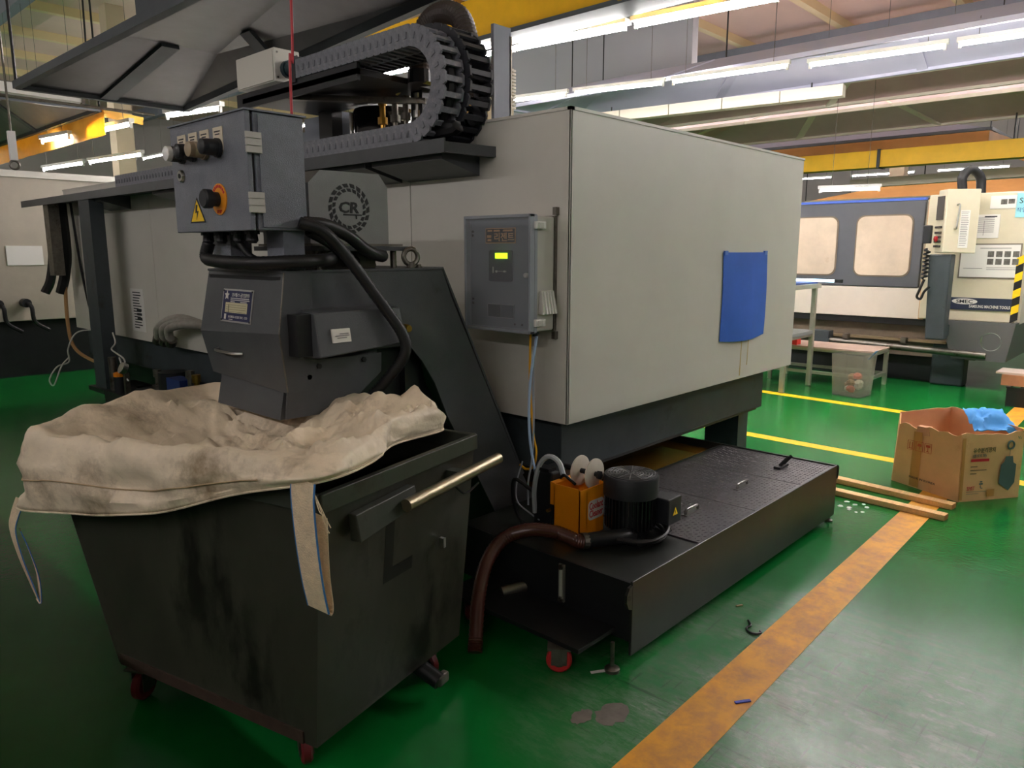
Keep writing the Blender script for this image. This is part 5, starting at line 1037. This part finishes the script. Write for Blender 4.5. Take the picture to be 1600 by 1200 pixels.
# ------------------------------------------------------------------ benches and things by the far lathe
alu = M('bench_aluminium', S(180, 178, 164), .4, .6, var=.1)
bn = thing('workbench', 'tall aluminium framed workbench beside the machine end', 'workbench', (8.6, 3.8, 0))
for x, y in ((8.22, 3.42), (8.9, 3.38), (8.22, 4.5), (8.9, 4.5)): obj('leg', G().box(x-.025, x+.025, y-.025, y+.025, .012, 1.17), alu, bn); obj('foot', G().cyl((x, y, 0), (x, y, .012), .035, 12), dsteel, bn)
obj('top', G().box(8.15, 8.97, 3.33, 4.6, 1.17, 1.22), alu, bn); obj('shelf', G().box(8.18, 8.94, 3.36, 4.55, .63, .67), M('shelf_grey', S(140, 140, 140), .5), bn); obj('rail', G().box(8.2, 8.92, 3.37, 3.41, .60, .63), alu, bn)
obj('desk_mat', G().box(8.2, 8.93, 3.36, 4.5, 1.221, 1.24), M('mat_blue', S(40, 60, 120), .6), label='dark blue mat lying on the tall workbench', cat='mat')
tl = thing('tube_lamp', 'thin bright tube lamp lying on the workbench mat', 'lamp', (8.7, 3.5, 1.24)); obj('tube', G().beam((8.75, 3.1, 1.262), (8.85, 4.3, 1.262), .035, .03), M('lamp_cyan', S(190, 230, 250), .3, emit=1.5), tl); obj('end', G().beam((8.735, 3.02, 1.262), (8.75, 3.1, 1.262), .04, .035), plast, tl)
ltb = thing('low_rack', 'low aluminium rack behind the clear rubbish bin', 'rack', (9.3, 3.2, 0))
for x, y in ((9.62, 2.74), (9.1, 2.76), (9.62, 3.95), (9.1, 3.95)): obj('leg', G().box(x-.022, x+.022, y-.022, y+.022, 0, .42), alu, ltb)
for z in (.12, .4):
    for a in ((9.1, 9.62, 2.72, 2.76), (9.1, 9.62, 3.93, 3.97)): obj('rail', G().box(*a, z, z+.035), alu, ltb)
    for a in ((9.08, 9.12, 2.74, 3.95), (9.6, 9.64, 2.74, 3.95)): obj('rail', G().box(*a, z, z+.035), alu, ltb)
obj('top_board', G().box(9.06, 9.66, 2.72, 4.0, .436, .455), M('board_rosy', S(176, 150, 136), .6, var=.1), ltb)
rb = thing('red_box', 'small red box on the low rack', 'box', (9.15, 3.75, .456)); obj('body', G().box(9.08, 9.2, 3.62, 3.74, .456, .6), M('box_red', S(220, 50, 40), .5), rb, bev=.004); obj('lid', G().box(9.075, 9.205, 3.615, 3.745, .6, .615), M('box_red_lid', S(200, 40, 36), .5), rb)
can = thing('rubbish_bin', 'translucent square rubbish bin with scraps on the green floor', 'bin', (8.62, 2.8, 0))
cl2 = M('bin_translucent', S(226, 222, 214), .25, trans=.85, ior=1.05)
A4 = [(8.48, 2.66), (8.76, 2.62), (8.80, 2.92), (8.52, 2.96)]; c0 = Vector((8.64, 2.79)); T4 = [tuple(c0+(Vector(p)-c0)*1.16) for p in A4]
for k in range(4):
    j = (k+1) % 4; a, b, c_, d_ = A4[k], A4[j], T4[j], T4[k]; i_ = lambda p: tuple(c0+(Vector(p)-c0)*.97)
    obj('wall', G().hexa([(*a, .01), (*b, .01), (*i_(b), .01), (*i_(a), .01), (*d_, .47), (*c_, .47), (*i_(c_), .47), (*i_(d_), .47)]), cl2, can)
obj('bottom', G().prism(A4, 'z', 0, .012), cl2, can)
scrm = [M('scrap_red', S(214, 110, 90), .7), M('scrap_white', S(226, 220, 210), .7), M('scrap_brown', S(170, 130, 96), .7)]
for k in range(9):
    x, y, z = 8.64+random.uniform(-.09, .09), 2.79+random.uniform(-.09, .09), .03+random.random()*.16; g = G()
    g.lathe((x, y, z), (random.random()-.5, random.random()-.5, 1), [(.02, 0), (.05, .02), (.045, .05), (.015, .07)], 7); obj('scrap', g, scrm[k % 3], label=('crumpled reddish scrap in the rubbish bin', 'crumpled white scrap in the rubbish bin', 'crumpled brown scrap in the rubbish bin')[k % 3], cat='scrap', group='scraps in the rubbish bin')
rag = [[(8.73+.02*k, 2.60+.015*r, .50-.02*r+.015*noise.noise((k, r, 1))) for k in range(6)] for r in range(6)]
obj('blue_rag', G().sheet(rag, .006, (0, 0, 1)), M('rag_blue', S(120, 160, 210), .7), label='light blue rag over the rubbish bin edge', cat='rag', smooth=True)
# square bars at the right edge on a stand
cop = M('bar_copper', S(190, 130, 100), .45, .4, var=.15)
sb = thing('bar_stand', 'low dark stand carrying steel bars at the right edge', 'stand', (9.6, 1.25, 0)); 
for x in (9.1, 9.95): obj('leg', G().box(x, x+.05, .8, 1.4, 0, .2), blk, sb)
obj('rail', G().box(9.05, 10.05, 1.36, 1.4, .2, .215), blk, sb); obj('rail', G().box(9.05, 10.05, .8, .84, .2, .215), blk, sb)
for k, (x, z, lb) in enumerate(((9.12, .216, 'lower square copper coloured bar at the right edge'), (9.34, .216, 'second copper coloured bar at the right edge'), (9.56, .216, 'rear copper coloured bar at the right edge'))):
    o = thing('steel_bar', lb, 'bar', (x, 1.0, z)); t_ = .012; w2 = .11
    obj('tube', G().box(x, x+w2, .3, 1.46, z, z+t_).box(x, x+w2, .3, 1.46, z+w2-t_, z+w2).box(x, x+t_, .3, 1.46, z+t_, z+w2-t_).box(x+w2-t_, x+w2, .3, 1.46, z+t_, z+w2-t_), cop, o)
fb = thing('flat_bar', 'pale flat bar resting on the copper coloured bars', 'bar', (9.3, 1.0, .327)); obj('bar', G().box(9.15, 9.5, .3, 1.52, .327, .35), M('bar_pale', S(214, 196, 186), .4, .4), fb, bev=.003)

# ------------------------------------------------------------------ litter on the floor
cord('cable_tie', 'black curled cable tie lying on the floor beside the tank', [(2.93, 1.30, .004), (2.89, 1.27, .006), (2.86, 1.275, .004), (2.835, 1.25, .004), (2.835, 1.225, .006), (2.86, 1.21, .005), (2.875, 1.22, .004)], .0045, blk, 'cable tie')
obj('blue_scrap', G().beam((2.325, 1.062, .004), (2.375, 1.028, .004), .012, .005), M('scrap_blue', S(40, 60, 170), .5), label='small blue plastic strip beside the yellow line', cat='scrap')
obj('metal_chip', G().beam((3.02, 1.40, .003), (3.05, 1.385, .003), .008, .004), M('chip_tan', S(170, 150, 110), .5), label='tiny tan chip on the floor beside the tank', cat='chip')
obj('paper_strip', G().beam((2.13, 1.56, .003), (2.22, 1.50, .003), .014, .003), paper, label='small white strip under the tank caster', cat='strip')
for k in range(9):
    x, y = 4.78+random.uniform(-.13, .13), 1.50+random.uniform(-.1, .06); r = .008+.014*random.random()
    obj('white_flake', G().prism(blob(x, y, r, r*.8, n=7, j=.6, seed=k), 'z', .0006, .0025), paper, label='white flake scattered on the floor beside the battens', cat='flake', group='white flakes on the floor')

# ------------------------------------------------------------------ unseen machines added behind the camera to shade the foreground
shade_block = thing('machine_tool', 'added dark grey machine, out of view, shading the foreground floor', 'machine', (-2, 6, 0))
obj('enclosure', G().box(-3.1, -.85, .9, 13, .5, 1.55), base, shade_block, bev=.01); obj('base_casting', G().box(-3.0, -.95, 1.0, 12.9, 0, .5), base, shade_block)
for a in (1.4, 4.2, 7.0, 9.8): obj('front_panel', G().box(-.85, -.84, a, a+2.6, .6, 1.48), dark, shade_block)
obj('door_handle', G().cyl((-.8, 4.0, 1.1), (-.8, 4.0, 1.5), .015, 8), steel, shade_block)
shade_block_right = thing('machine_tool', 'added dark grey machine, out of view, keeping cross light off the floor', 'machine', (.5, -2.6, 0))  # added unseen; sized to block the cross row from the near floor
obj('enclosure', G().box(-1.6, 2.6, -3.9, -1.35, .6, 2.2), base, shade_block_right, bev=.01); obj('base_casting', G().box(-1.5, 2.5, -3.8, -1.45, 0, .6), base, shade_block_right)
for a in (-1.4, .45): obj('front_panel', G().box(a, a+1.6, -1.35, -1.34, .7, 1.85), dark, shade_block_right)
obj('door_handle', G().cyl((.3, -1.3, 1.0), (.3, -1.3, 1.4), .015, 8), steel, shade_block_right)
